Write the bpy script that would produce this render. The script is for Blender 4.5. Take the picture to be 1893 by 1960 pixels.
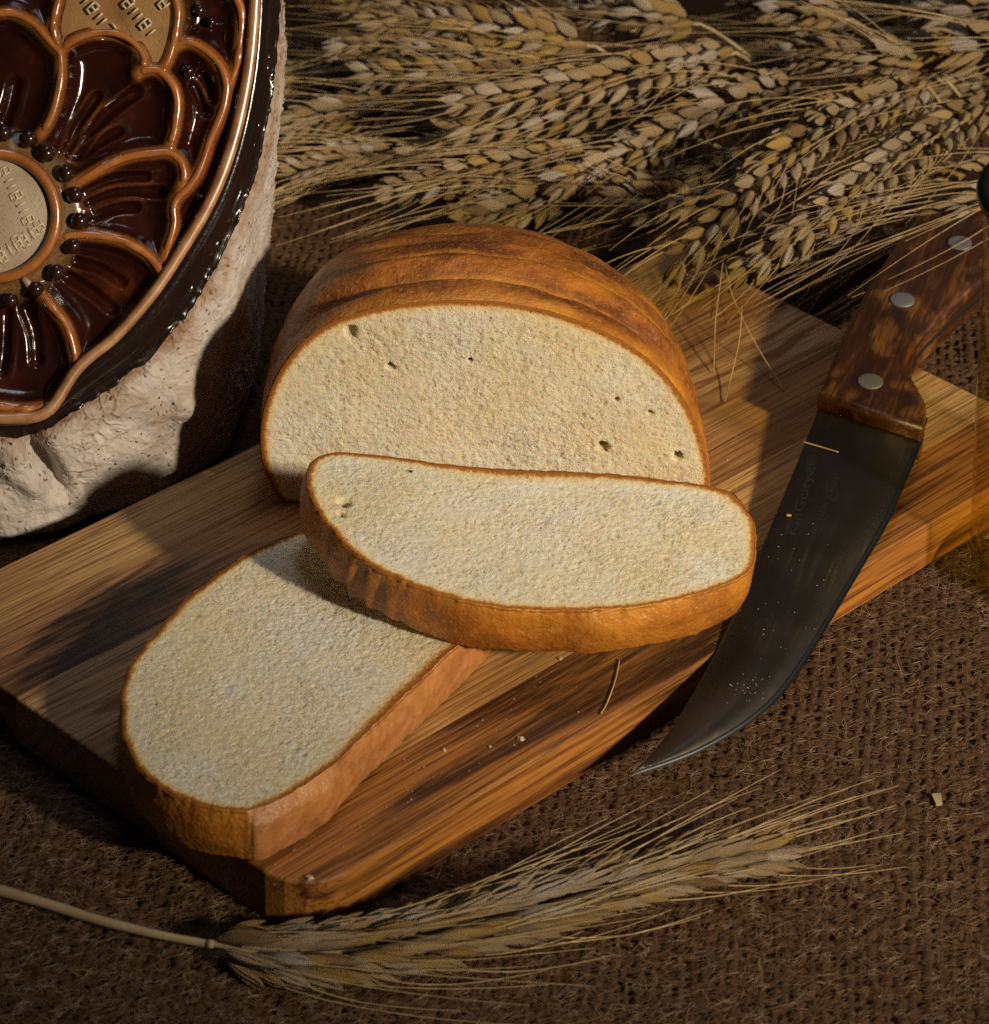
import bpy, bmesh, math, random
import numpy as np
from mathutils import Vector, Matrix, noise as mnoise

for o in list(bpy.data.objects):
    bpy.data.objects.remove(o, do_unlink=True)
scene = bpy.context.scene
COL = scene.collection
T = 0.020                                   # top of the cutting board above the cloth (metres)

# ------------------------------------------------------------------ camera
PW, PH, PF = 1893.0, 1959.5, 6387.16        # photograph frame (in 1893-wide units) and focal length in the same units
CAMR = np.array([[0.99913659, -0.04154616, 0.0],
                 [0.02287307, 0.55007049, -0.83480494],
                 [0.03468294, 0.83408415, 0.55054584]])
CAMP = np.array([0.0, -1.0476802, 0.71093502])
cam_d = bpy.data.cameras.new('camera')
cam = bpy.data.objects.new('camera', cam_d); COL.objects.link(cam)
cam_d.sensor_fit = 'HORIZONTAL'; cam_d.sensor_width = 36.0
cam_d.lens = 36.0 * PF / PW
cam_d.clip_start = 0.05; cam_d.clip_end = 50
cam.matrix_world = Matrix([[*CAMR[0], CAMP[0]], [*CAMR[1], CAMP[1]], [*CAMR[2], CAMP[2]], [0, 0, 0, 1]])
cam_d.dof.use_dof = True; cam_d.dof.focus_distance = 1.22; cam_d.dof.aperture_fstop = 24
scene.camera = cam

# ------------------------------------------------------------------ light
world = bpy.data.worlds.new('World'); scene.world = world; world.use_nodes = True
wb = world.node_tree.nodes['Background']
wb.inputs[0].default_value = (0.80, 0.88, 1.0, 1); wb.inputs[1].default_value = 0.016

def area(name, loc, target, size, size_y, power, color, shape='RECTANGLE'):
    l = bpy.data.lights.new(name, 'AREA'); l.shape = shape; l.size = size
    if shape in ('RECTANGLE', 'ELLIPSE'): l.size_y = size_y
    l.energy = power; l.color = color
    o = bpy.data.objects.new(name, l); COL.objects.link(o)
    o.location = loc
    o.rotation_euler = (Vector(target) - Vector(loc)).to_track_quat('-Z', 'Y').to_euler()
    return o
KEY_AZ, KEY_EL, KEY_D = math.radians(42), math.radians(27), 4.0
key_loc = (KEY_D * math.cos(KEY_EL) * math.cos(KEY_AZ), -KEY_D * math.cos(KEY_EL) * math.sin(KEY_AZ), KEY_D * math.sin(KEY_EL))
kl = bpy.data.lights.new('low_sunlight_lamp', 'SPOT'); kl.energy = 880; kl.color = (1.0, 0.86, 0.67); kl.shadow_soft_size = 0.15
kl.spot_size = math.radians(13.8); kl.spot_blend = 1.0
ko = bpy.data.objects.new('low_sunlight_lamp', kl); COL.objects.link(ko); ko.location = key_loc
ko.rotation_euler = (Vector((0.13, 0.06, 0.05)) - Vector(key_loc)).to_track_quat('-Z', 'Y').to_euler()
area('window_lamp', (0.15, 0.45, 2.4), (-0.05, 0.0, 0.0), 0.45, 1.0, 7.0, (0.80, 0.85, 1.0))
area('side_window_lamp', (2.3, 0.55, 1.25), (0.0, 0.05, 0.03), 0.5, 1.0, 2.5, (0.70, 0.84, 1.0))

vs = scene.view_settings
vs.view_transform = 'Standard'; vs.look = 'None'; vs.gamma = 1.0; vs.exposure = 0.0; vs.use_curve_mapping = False
scene.render.engine = 'CYCLES'
scene.cycles.use_denoising = False
scene.cycles.use_adaptive_sampling = True; scene.cycles.adaptive_threshold = 0.008
scene.cycles.sample_clamp_direct = 6.0
scene.cycles.max_bounces = 8
scene.cycles.transparent_max_bounces = 12
scene.cycles.sample_clamp_indirect = 2.0

# ------------------------------------------------------------------ helpers
def ray(px, py):
    return CAMR @ np.array([px - PW / 2, -(py - PH / 2), -PF])
def at(px, py, z=T):
    r = ray(px, py); t = (z - CAMP[2]) / r[2]; return CAMP + t * r
def at_plane(px, py, p0, n):
    r = ray(px, py); t = np.dot(p0 - CAMP, n) / np.dot(r, n); return CAMP + t * r
def unit(v):
    v = np.asarray(v, float); return v / np.linalg.norm(v)
def smooth(pts, n, closed=False):
    """Catmull-Rom through pts, resampled to n evenly spaced points"""
    P = np.asarray(pts, float); m = len(P); out = []
    segs = m if closed else m - 1
    for i in range(segs):
        if closed: a, b, c, d = P[(i - 1) % m], P[i], P[(i + 1) % m], P[(i + 2) % m]
        else: a, b, c, d = P[max(i - 1, 0)], P[i], P[i + 1], P[min(i + 2, m - 1)]
        for t in np.linspace(0, 1, 16, endpoint=False):
            out.append(0.5 * (2 * b + (c - a) * t + (2 * a - 5 * b + 4 * c - d) * t * t + (3 * b - a - 3 * c + d) * t ** 3))
    out.append(P[0] if closed else P[-1]); out = np.array(out)
    L = np.concatenate([[0], np.cumsum(np.linalg.norm(np.diff(out, axis=0), axis=1))])
    q = np.linspace(0, L[-1], n + 1)[:-1] if closed else np.linspace(0, L[-1], n)
    return np.stack([np.interp(q, L, out[:, k]) for k in range(out.shape[1])], 1)
def hash2(ix, iy, seed=0):
    h = np.sin(ix * 127.1 + iy * 311.7 + seed * 74.7) * 43758.5453
    return h - np.floor(h)
def vnoise(x, y, seed=0):
    x = np.asarray(x, float); y = np.asarray(y, float) + 0 * x
    ix, iy = np.floor(x), np.floor(y); fx, fy = x - ix, y - iy
    fx = fx * fx * (3 - 2 * fx); fy = fy * fy * (3 - 2 * fy)
    a, b = hash2(ix, iy, seed), hash2(ix + 1, iy, seed); c, d = hash2(ix, iy + 1, seed), hash2(ix + 1, iy + 1, seed)
    return (a * (1 - fx) + b * fx) * (1 - fy) + (c * (1 - fx) + d * fx) * fy * 1.0 - 0.5
def mesh_np(name, V, F, smooth_shade=True, attrs=None):
    """V (n,3) and a list of face arrays (each (m,3) or (m,4))"""
    me = bpy.data.meshes.new(name)
    V = np.ascontiguousarray(V, np.float32)
    if not isinstance(F, list): F = [F]
    idx = np.concatenate([np.asarray(f, np.int32).ravel() for f in F])
    tot = np.concatenate([np.full(len(f), np.asarray(f).shape[1], np.int32) for f in F])
    me.vertices.add(len(V)); me.vertices.foreach_set('co', V.ravel())
    me.loops.add(len(idx)); me.loops.foreach_set('vertex_index', idx)
    me.polygons.add(len(tot))
    me.polygons.foreach_set('loop_start', np.concatenate([[0], np.cumsum(tot)[:-1]]).astype(np.int32))
    me.polygons.foreach_set('loop_total', tot)
    me.update(calc_edges=True)
    if smooth_shade: me.polygons.foreach_set('use_smooth', np.ones(len(tot), bool))
    for k, a in (attrs or {}).items():
        at_ = me.attributes.new(k, 'FLOAT', 'POINT'); at_.data.foreach_set('value', np.ascontiguousarray(a, np.float32))
    me.validate(); return me
def link(name, me, mat=None, parent=None, loc=None):
    o = bpy.data.objects.new(name, me); COL.objects.link(o)
    if mat is not None and not me.materials: me.materials.append(mat)
    if parent is not None: o.parent = parent
    if loc is not None: o.location = loc
    return o
def tag(o, label, cat, group=None):
    o['label'] = label; o['category'] = cat
    if group: o['group'] = group
    return o
def empty(name, loc=(0, 0, 0)):
    o = bpy.data.objects.new(name, None); COL.objects.link(o); o.location = loc; o.empty_display_size = 0.01
    return o
def grid_faces(r, c, close=False, off=0):
    """faces of an r x c vertex grid (rows major); close wraps the columns"""
    i = np.arange(r - 1)[:, None]; j = np.arange(c if close else c - 1)[None, :]; j2 = (j + 1) % c
    return (np.stack([i * c + j, i * c + j2, (i + 1) * c + j2, (i + 1) * c + j], -1).reshape(-1, 4) + off).astype(np.int32)
def tube(P, R, sides=6, cap=True):
    """tube along P (n,3) with radii R; returns V, [faces]"""
    P = np.asarray(P, float); n = len(P); R = np.broadcast_to(np.asarray(R, float), (n,))
    t = np.gradient(P, axis=0); t /= np.linalg.norm(t, axis=1)[:, None] + 1e-12
    ref = np.array([0, 0, 1.0]) if abs(t[0][2]) < 0.9 else np.array([1.0, 0, 0])
    V = []
    for i in range(n):
        a = np.cross(t[i], ref); a /= np.linalg.norm(a) + 1e-12; b = np.cross(a, t[i])
        for k in range(sides):
            th = 2 * math.pi * k / sides
            V.append(P[i] + R[i] * (math.cos(th) * a + math.sin(th) * b))
    F = [grid_faces(n, sides, True)]
    if cap and sides >= 3:
        V += [P[0], P[-1]]
        q = np.arange(sides); F.append(np.stack([np.full(sides, n * sides), (q + 1) % sides, q], 1))
        F.append(np.stack([np.full(sides, n * sides + 1), (n - 1) * sides + q, (n - 1) * sides + (q + 1) % sides], 1))
    return np.array(V), F
def join(parts):
    V, Q, Tr, off = [], [], [], 0
    for v, fs in parts:
        V.append(v)
        for f in fs:
            (Q if f.shape[1] == 4 else Tr).append(f + off)
        off += len(v)
    F = []
    if Q: F.append(np.concatenate(Q))
    if Tr: F.append(np.concatenate(Tr))
    return np.concatenate(V), F
def bm_mesh(name, bm, sm=False):
    me = bpy.data.meshes.new(name); bm.normal_update(); bm.to_mesh(me); bm.free()
    if sm: me.polygons.foreach_set('use_smooth', np.ones(len(me.polygons), bool))
    return me

# ------------------------------------------------------------------ material helper
class NT:
    def __init__(s, name):
        s.m = bpy.data.materials.new(name); s.m.use_nodes = True; s.t = s.m.node_tree; s.n = s.t.nodes; s.l = s.t.links
        s.b = s.n['Principled BSDF']; s.out = s.n['Material Output']
    def add(s, typ, **kw):
        nd = s.n.new(typ)
        for k, v in kw.items():
            if k.startswith('i_'):
                key = k[2:]; key = int(key) if key.isdigit() else key.replace('_', ' ')
                s.put(v, nd.inputs[key])
            else: setattr(nd, k, v)
        return nd
    def put(s, v, sock):
        if isinstance(v, bpy.types.NodeSocket): s.l.new(v, sock)
        else: sock.default_value = v
    def coord(s, kind='Object', scale=(1, 1, 1), rot=(0, 0, 0), loc=(0, 0, 0)):
        tc = s.add('ShaderNodeTexCoord'); mp = s.add('ShaderNodeMapping')
        s.l.new(tc.outputs[kind], mp.inputs[0])
        mp.inputs['Scale'].default_value = scale; mp.inputs['Rotation'].default_value = rot; mp.inputs['Location'].default_value = loc
        return mp.outputs[0]
    def noise(s, vec, scale, detail=4, rough=0.55, dist=0.0):
        nd = s.add('ShaderNodeTexNoise'); s.l.new(vec, nd.inputs['Vector'])
        nd.inputs['Scale'].default_value = scale; nd.inputs['Detail'].default_value = detail
        nd.inputs['Roughness'].default_value = rough; nd.inputs['Distortion'].default_value = dist
        return nd.outputs['Fac']
    def voro(s, vec, scale, feature='F1', rnd=1.0):
        nd = s.add('ShaderNodeTexVoronoi', feature=feature); s.l.new(vec, nd.inputs['Vector'])
        nd.inputs['Scale'].default_value = scale; nd.inputs['Randomness'].default_value = rnd
        return nd.outputs['Distance']
    def ramp(s, fac, stops, interp='LINEAR'):
        nd = s.add('ShaderNodeValToRGB'); s.put(fac, nd.inputs[0]); cr = nd.color_ramp; cr.interpolation = interp
        while len(cr.elements) < len(stops): cr.elements.new(0.5)
        for e, (p, c) in zip(cr.elements, stops):
            e.position = p; e.color = (*c, 1) if not isinstance(c, (int, float)) else (c, c, c, 1)
        return nd.outputs[0]
    def mix(s, fac, a, b, mode='MIX'):
        nd = s.add('ShaderNodeMix', data_type='RGBA', blend_type=mode)
        s.put(fac, nd.inputs[0])
        for v, i in ((a, 6), (b, 7)):
            s.put((*v, 1) if isinstance(v, tuple) and len(v) == 3 else v, nd.inputs[i])
        return nd.outputs[2]
    def math(s, op, a, b=0.0, c=0.0, clamp=False):
        nd = s.add('ShaderNodeMath', operation=op, use_clamp=clamp)
        s.put(a, nd.inputs[0]); s.put(b, nd.inputs[1]); s.put(c, nd.inputs[2]); return nd.outputs[0]
    def attr(s, name):
        return s.add('ShaderNodeAttribute', attribute_name=name).outputs['Fac']
    def rand(s):
        return s.add('ShaderNodeObjectInfo').outputs['Random']
    def bump(s, h, dist, strength=1.0, nrm=None):
        nd = s.add('ShaderNodeBump'); s.put(h, nd.inputs['Height']); nd.inputs['Distance'].default_value = dist
        nd.inputs['Strength'].default_value = strength
        if nrm is not None: s.l.new(nrm, nd.inputs['Normal'])
        return nd.outputs[0]
    def disp(s, h, scale, mid=0.5):
        nd = s.add('ShaderNodeDisplacement'); s.put(h, nd.inputs['Height']); nd.inputs['Scale'].default_value = scale
        nd.inputs['Midlevel'].default_value = mid; s.l.new(nd.outputs[0], s.out.inputs['Displacement'])
        s.m.displacement_method = 'BOTH'
    def fin(s, color=None, rough=None, nrm=None, **kw):
        if color is not None: s.put((*color, 1) if isinstance(color, tuple) and len(color) == 3 else color, s.b.inputs['Base Color'])
        if rough is not None: s.put(rough, s.b.inputs['Roughness'])
        if nrm is not None: s.l.new(nrm, s.b.inputs['Normal'])
        for k, v in kw.items(): s.put(v, s.b.inputs[k.replace('_', ' ')])
        return s.m

# ------------------------------------------------------------------ materials
def m_cloth(name, dark):
    t = NT(name); v = t.coord('Object')
    n1 = t.noise(v, 9, 3); n2 = t.noise(v, 420, 4, 0.7); n3 = t.noise(v, 90, 2)
    c = t.ramp(n2, [(0.25, (0.018, 0.009, 0.0045)), (0.5, (0.075, 0.036, 0.016)), (0.8, (0.21, 0.115, 0.057))])
    c = t.mix(t.math('MULTIPLY', n3, 0.55), c, (0.125, 0.066, 0.027))
    c = t.mix(t.ramp(n1, [(0.35, 0.0), (0.7, 0.4)]), c, (0.055, 0.03, 0.016))
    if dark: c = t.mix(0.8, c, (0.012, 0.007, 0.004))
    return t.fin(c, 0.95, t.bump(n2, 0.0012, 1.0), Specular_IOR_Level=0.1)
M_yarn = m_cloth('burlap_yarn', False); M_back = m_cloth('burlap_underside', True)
def m_fibre():
    t = NT('burlap_fibre'); v = t.coord('Object'); n = t.noise(v, 160, 2)
    return t.fin(t.ramp(n, [(0.3, (0.10, 0.052, 0.026)), (0.5, (0.26, 0.15, 0.075)), (0.7, (0.55, 0.38, 0.22))]), 0.8, Specular_IOR_Level=0.2)
M_fibre = m_fibre()

def m_wood(name, base, streak, dark, seed, amt=0.5, period=0.0024, cathedral=0.0, dens=0.5):
    t = NT(name); off = (seed * 1.37, seed * 0.71, seed * 0.33)
    v = t.coord('Object', loc=off)
    sep = t.add('ShaderNodeSeparateXYZ'); t.l.new(v, sep.inputs[0])
    w1 = t.noise(t.coord('Object', scale=(5, 24, 24), loc=off), 1.0, 3, 0.55)
    w2 = t.noise(t.coord('Object', scale=(9, 90, 90), loc=off), 1.0, 3, 0.6)
    yy = t.math('ADD', sep.outputs['Y'], t.math('MULTIPLY', w1, 0.010 + 0.075 * cathedral)); yy = t.math('ADD', yy, t.math('MULTIPLY', sep.outputs['Z'], 0.6))
    yy = t.math('ADD', yy, t.math('MULTIPLY', w2, 0.0035))
    tone0 = t.noise(t.coord('Object', scale=(3, 40, 40), loc=(off[1], off[0], 0)), 1.0, 3, 0.6)
    g = t.math('MULTIPLY_ADD', t.math('SINE', t.math('MULTIPLY', yy, 6.2832 / period)), 0.5, 0.5)
    g = t.ramp(g, [(0.50, 0.0), (0.90, 1.0)])
    vary = t.ramp(tone0, [(0.38, 0.12), (0.62, 1.0)])
    c = t.mix(t.math('MULTIPLY', t.math('MULTIPLY', g, vary), 0.85), base, streak)
    tone = t.noise(t.coord('Object', scale=(4, 30, 30), loc=off), 1.0, 4, 0.6)
    c = t.mix(t.ramp(tone, [(0.40, 0.45), (0.60, 0.0)]), c, tuple(x * y for x, y in zip(streak, (0.9, 0.8, 0.7))))
    big = t.noise(t.coord('Object', scale=(4.5, 62, 62), loc=off), 1.0, 6, 0.62, 0.4)
    zone = t.noise(t.coord('Object', scale=(7, 16, 16), loc=off), 1.0, 1)
    dk = t.math('ADD', big, t.math('MULTIPLY', t.math('SUBTRACT', zone, 0.5), 0.6))
    c = t.mix(t.ramp(dk, [(dens, 0.0), (dens + 0.10, amt)]), c, dark)
    fine = t.noise(t.coord('Object', scale=(22, 1100, 1100), loc=off), 1.0, 3, 0.6)
    c = t.mix(t.ramp(fine, [(0.40, 0.8), (0.50, 0.0)]), c, tuple(x * 0.5 for x in streak))
    c = t.mix(t.ramp(t.noise(t.coord('Object', scale=(34, 500, 500), loc=off), 1.0, 4, 0.7), [(0.50, 0.0), (0.72, 0.4)]), c, tuple(min(1, x * 1.25) for x in base))
    h = t.math('ADD', fine, t.math('MULTIPLY', g, -0.25))
    return t.fin(c, t.ramp(fine, [(0.3, 0.60), (0.7, 0.40)]), t.bump(h, 0.0003, 0.9), Specular_IOR_Level=0.4)
M_PL = [m_wood('ash_stave', (0.50, 0.29, 0.10), (0.27, 0.125, 0.035), (0.17, 0.08, 0.03), 1, 0.30, .0021, 0.0, 0.68),
        m_wood('dark_heart_stave', (0.36, 0.175, 0.065), (0.17, 0.066, 0.02), (0.012, 0.005, 0.003), 2.2, 0.97, .0030, 0.08, 0.55),
        m_wood('flame_stave', (0.54, 0.32, 0.15), (0.20, 0.07, 0.018), (0.10, 0.04, 0.014), 3.1, 0.5, .0085, 0.75, 0.63),
        m_wood('honey_stave', (0.40, 0.20, 0.06), (0.22, 0.09, 0.022), (0.08, 0.03, 0.009), 4.4, 0.6, .0032, 0.06, 0.60),
        m_wood('pale_stave', (0.54, 0.31, 0.095), (0.32, 0.145, 0.035), (0.16, 0.07, 0.02), 5.2, 0.4, .0025, 0.03, 0.68),
        m_wood('walnut_streaked_stave', (0.42, 0.165, 0.028), (0.20, 0.06, 0.009), (0.022, 0.007, 0.002), 6.6, 0.94, .0036, 0.07, 0.50)]

def m_crumb(name, seed):
    t = NT(name); v = t.coord('Object', loc=(seed, seed * 2, 0)); e = t.attr('edge')
    vd = t.mix(0.0006, v, t.add('ShaderNodeTexNoise', i_Vector=v, i_Scale=300.0).outputs['Color'], 'ADD')
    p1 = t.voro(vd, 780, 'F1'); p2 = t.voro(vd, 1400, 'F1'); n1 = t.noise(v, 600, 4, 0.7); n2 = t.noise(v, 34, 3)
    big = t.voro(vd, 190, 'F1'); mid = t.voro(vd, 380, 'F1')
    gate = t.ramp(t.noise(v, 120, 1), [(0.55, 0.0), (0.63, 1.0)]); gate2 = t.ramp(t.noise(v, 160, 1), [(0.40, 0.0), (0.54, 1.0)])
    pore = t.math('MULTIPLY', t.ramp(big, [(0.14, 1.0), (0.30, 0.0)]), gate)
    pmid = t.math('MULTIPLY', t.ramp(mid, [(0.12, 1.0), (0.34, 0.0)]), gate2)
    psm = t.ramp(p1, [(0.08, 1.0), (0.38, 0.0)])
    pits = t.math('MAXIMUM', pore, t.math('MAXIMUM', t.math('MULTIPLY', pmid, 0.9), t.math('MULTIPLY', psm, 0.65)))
    lump = t.noise(vd, 300, 5, 0.72, 0.2); amp = t.ramp(t.noise(v, 42, 3), [(0.35, 0.55), (0.65, 1.15)])
    h = t.math('SUBTRACT', t.math('MULTIPLY', t.math('SUBTRACT', lump, 0.5), 3.6), t.math('MULTIPLY', pits, 0.9))
    h = t.math('MULTIPLY', t.math('ADD', h, t.math('MULTIPLY', t.math('SUBTRACT', n1, 0.5), 1.2)), amp)
    h = t.math('ADD', h, 0.6)
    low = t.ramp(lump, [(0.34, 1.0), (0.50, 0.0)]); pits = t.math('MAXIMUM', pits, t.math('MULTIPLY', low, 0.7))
    c = t.mix(t.ramp(t.noise(v, 24, 3), [(0.38, 0.0), (0.64, 1.0)]), (0.76, 0.65, 0.41), (0.78, 0.72, 0.57))
    c = t.mix(t.math('MULTIPLY', t.math('MAXIMUM', pits, t.attr('hole_shade')), 0.62), c, (0.46, 0.33, 0.13))  # shade inside pores, hollows and dents painted into the crumb colour
    ed = t.math('ADD', t.math('MULTIPLY', e, 1000.0 / 12.0), t.math('MULTIPLY', t.math('SUBTRACT', n1, 0.5), 0.18))
    edm = t.ramp(ed, [(0.05, (0.32, 0.11, 0.015)), (0.10, (0.52, 0.24, 0.05)), (0.15, (0.76, 0.55, 0.25)), (0.35, (0.82, 0.72, 0.48))])
    c = t.mix(t.ramp(ed, [(0.14, 0.0), (0.36, 1.0)]), edm, c)
    h = t.math('MULTIPLY', t.math('SUBTRACT', h, 0.6), t.ramp(t.math('MULTIPLY', e, 100.0), [(0.0, 0.0), (0.12, 0.45), (0.9, 1.0)]))
    t.disp(h, 0.00055, 0.0)
    return t.fin(c, 0.85, Subsurface_Weight=0.7, Subsurface_Radius=(0.0045, 0.0030, 0.0016), Subsurface_Scale=1.0, Specular_IOR_Level=0.25)

def m_crust(name, seed, pale=0.0):
    t = NT(name); v = t.coord('Object', loc=(seed, 0, seed)); ho = t.attr('honey')
    n1 = t.noise(v, 45, 4, 0.6); n2 = t.noise(v, 900, 3, 0.7); n3 = t.noise(v, 220, 3, 0.6); n4 = t.noise(v, 16, 2)
    c = t.ramp(n1, [(0.30, (0.12, 0.028, 0.002)), (0.46, (0.25, 0.064, 0.004)), (0.58, (0.42, 0.125, 0.007)), (0.75, (0.58, 0.21, 0.014))])
    c = t.mix(t.math('MULTIPLY', t.ramp(n3, [(0.4, 0.0), (0.7, 1.0)]), 0.30), c, (0.52, 0.21, 0.03))
    c = t.mix(t.math('MULTIPLY', t.attr('bake'), t.ramp(n3, [(0.3, 0.95), (0.7, 0.6)])), c, (0.075, 0.017, 0.002))
    c = t.mix(ho, c, t.ramp(n1, [(0.3, (0.44, 0.145, 0.009)), (0.7, (0.66, 0.28, 0.030))]))
    c = t.mix(t.ramp(n2, [(0.56, 0.0), (0.70, 0.42)]), c, (0.70, 0.38, 0.13))
    if pale: c = t.mix(t.math('MULTIPLY', t.attr('base'), pale), c, t.ramp(n3, [(0.3, (0.38, 0.145, 0.045)), (0.7, (0.58, 0.27, 0.12))]))
    h = t.math('ADD', t.math('MULTIPLY', n3, 0.9), t.math('MULTIPLY', n2, 0.35)); h = t.math('ADD', h, n1)
    h = t.math('ADD', h, t.math('MULTIPLY', t.noise(v, 420, 3, 0.7), 0.8))
    t.disp(h, 0.0007, 1.45)
    return t.fin(c, t.ramp(n3, [(0.3, 0.34), (0.7, 0.56)]), Specular_IOR_Level=0.5, Coat_Weight=0.3, Coat_Roughness=0.3)

def m_stone():
    t = NT('speckled_stoneware'); v = t.coord('Object'); g = t.attr('glz')
    vd = t.mix(0.012, v, t.add('ShaderNodeTexNoise', i_Vector=v, i_Scale=55.0).outputs['Color'], 'ADD')
    n1 = t.noise(v, 30, 4, 0.6); n2 = t.noise(vd, 260, 3, 0.55, 0.3); w = t.voro(vd, 210, 'F1'); pit = t.voro(vd, 300, 'F1')
    cr = t.ramp(t.voro(vd, 150, 'DISTANCE_TO_EDGE'), [(0.0, 0.0), (0.14, 1.0)])
    gate = t.ramp(t.noise(v, 85, 2), [(0.40, 0.0), (0.54, 1.0)])
    pm = t.math('MULTIPLY', t.ramp(pit, [(0.10, 1.0), (0.26, 0.0)]), gate)
    cm = t.math('MULTIPLY', t.math('SUBTRACT', 1.0, cr), t.ramp(t.noise(v, 24, 2), [(0.45, 0.0), (0.62, 0.75)]))
    c = t.ramp(n1, [(0.3, (0.36, 0.30, 0.245)), (0.5, (0.53, 0.475, 0.415)), (0.75, (0.64, 0.59, 0.53))])
    c = t.mix(t.ramp(t.noise(v, 48, 3), [(0.50, 0.0), (0.68, 0.55)]), c, (0.36, 0.22, 0.12))
    stain = t.math('MULTIPLY', g, t.ramp(n2, [(0.3, 0.35), (0.7, 1.0)]))
    c = t.mix(stain, c, (0.27, 0.135, 0.055))
    c = t.mix(t.math('MULTIPLY', pm, 0.85), c, (0.16, 0.075, 0.032))
    c = t.mix(t.math('MULTIPLY', cm, 0.45), c, (0.22, 0.12, 0.06))
    h = t.math('ADD', t.math('MULTIPLY', n2, 0.9), t.math('MULTIPLY', n1, 0.7))
    h = t.math('SUBTRACT', h, t.math('MULTIPLY', pm, 0.55)); h = t.math('SUBTRACT', h, t.math('MULTIPLY', cm, 0.5))
    h = t.math('ADD', h, t.math('MULTIPLY', t.voro(vd, 120, 'F1'), 0.5))
    t.disp(h, 0.0019, 1.1)
    return t.fin(c, 0.62, Specular_IOR_Level=0.35)
M_stone = m_stone()
def m_glaze(name, c0, c1, c2, rough=0.12, sc=60, rim=0.0):
    t = NT(name); v = t.coord('Object'); n = t.noise(v, sc, 4, 0.6); n2 = t.noise(v, 700, 2, 0.6)
    c = t.ramp(n, [(0.3, c0), (0.55, c1), (0.8, c2)])
    h = t.math('ADD', n, t.math('MULTIPLY', n2, 0.06))
    return t.fin(c, t.ramp(n2, [(0.3, rough), (0.75, rough * 1.9)]), t.bump(h, 0.0006, 0.5), Specular_IOR_Level=0.55)
def m_ridge():
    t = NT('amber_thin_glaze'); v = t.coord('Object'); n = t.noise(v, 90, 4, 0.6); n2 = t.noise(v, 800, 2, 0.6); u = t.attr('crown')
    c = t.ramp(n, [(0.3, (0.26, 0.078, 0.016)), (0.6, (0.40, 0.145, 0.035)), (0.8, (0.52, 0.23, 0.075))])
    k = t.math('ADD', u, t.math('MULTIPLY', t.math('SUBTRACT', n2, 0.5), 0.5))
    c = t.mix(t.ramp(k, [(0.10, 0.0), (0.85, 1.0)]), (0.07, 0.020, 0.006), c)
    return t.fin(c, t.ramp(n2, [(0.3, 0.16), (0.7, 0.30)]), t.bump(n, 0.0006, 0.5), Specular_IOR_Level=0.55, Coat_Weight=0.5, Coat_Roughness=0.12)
M_ridge = m_ridge()
M_dark = m_glaze('black_brown_glaze', (0.010, 0.006, 0.005), (0.015, 0.008, 0.006), (0.028, 0.012, 0.007), 0.13, 70)
M_bead = m_glaze('bead_glaze', (0.012, 0.005, 0.004), (0.022, 0.008, 0.005), (0.05, 0.018, 0.008), 0.12, 120)
M_lip = m_glaze('lip_glaze', (0.26, 0.10, 0.028), (0.44, 0.21, 0.075), (0.60, 0.36, 0.17), 0.30, 110)
M_lip.node_tree.nodes['Principled BSDF'].inputs['Coat Weight'].default_value = 1.0; M_lip.node_tree.nodes['Principled BSDF'].inputs['Coat Roughness'].default_value = 0.3; M_lip.node_tree.nodes['Principled BSDF'].inputs['Coat IOR'].default_value = 2.0
def m_dish():
    t = NT('pooled_brown_glaze'); v = t.coord('Object'); d = t.attr('thin'); k = t.attr('tan')
    n = t.noise(v, 70, 4, 0.6); n2 = t.noise(v, 900, 2, 0.7)
    c = t.ramp(n, [(0.3, (0.012, 0.003, 0.002)), (0.6, (0.028, 0.006, 0.003)), (0.8, (0.075, 0.018, 0.005))])
    th = t.math('MULTIPLY', d, t.ramp(n2, [(0.3, 0.6), (0.7, 1.0)]))
    c = t.mix(t.ramp(th, [(0.12, 0.0), (0.8, 1.0)]), c, (0.30, 0.10, 0.018))
    c = t.mix(t.math('MULTIPLY', k, t.ramp(n, [(0.3, 0.55), (0.7, 1.0)])), c, t.ramp(n2, [(0.3, (0.15, 0.075, 0.022)), (0.7, (0.30, 0.17, 0.06))]))
    return t.fin(c, t.ramp(k, [(0.0, 0.14), (1.0, 0.34)]), t.bump(n, 0.0005, 0.5), Specular_IOR_Level=0.5)
M_dish = m_dish()
def m_medal(name, amber):
    t = NT(name); v = t.coord('Object'); n = t.noise(v, 1300, 2, 0.6); n1 = t.noise(v, 60, 3); sp = t.voro(v, 520, 'F1')
    c = t.ramp(n1, [(0.3, (0.34, 0.255, 0.16)), (0.7, (0.46, 0.36, 0.24))])
    if amber: c = t.ramp(n1, [(0.3, (0.18, 0.075, 0.015)), (0.7, (0.36, 0.20, 0.06))])
    c = t.mix(t.ramp(n, [(0.60, 0.0), (0.72, 0.8)]), c, (0.14, 0.075, 0.03))
    c = t.mix(t.ramp(sp, [(0.06, 0.7), (0.16, 0.0)]), c, (0.12, 0.05, 0.02))
    return t.fin(c, 0.45, t.bump(n, 0.0002, 0.6), Specular_IOR_Level=0.4)
M_mark = NT('pale_stamped_clay').fin((0.58, 0.46, 0.30), 0.45); M_med = m_medal('bare_speckled_clay', False); M_med2 = m_medal('amber_speckled_clay', True)

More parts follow.
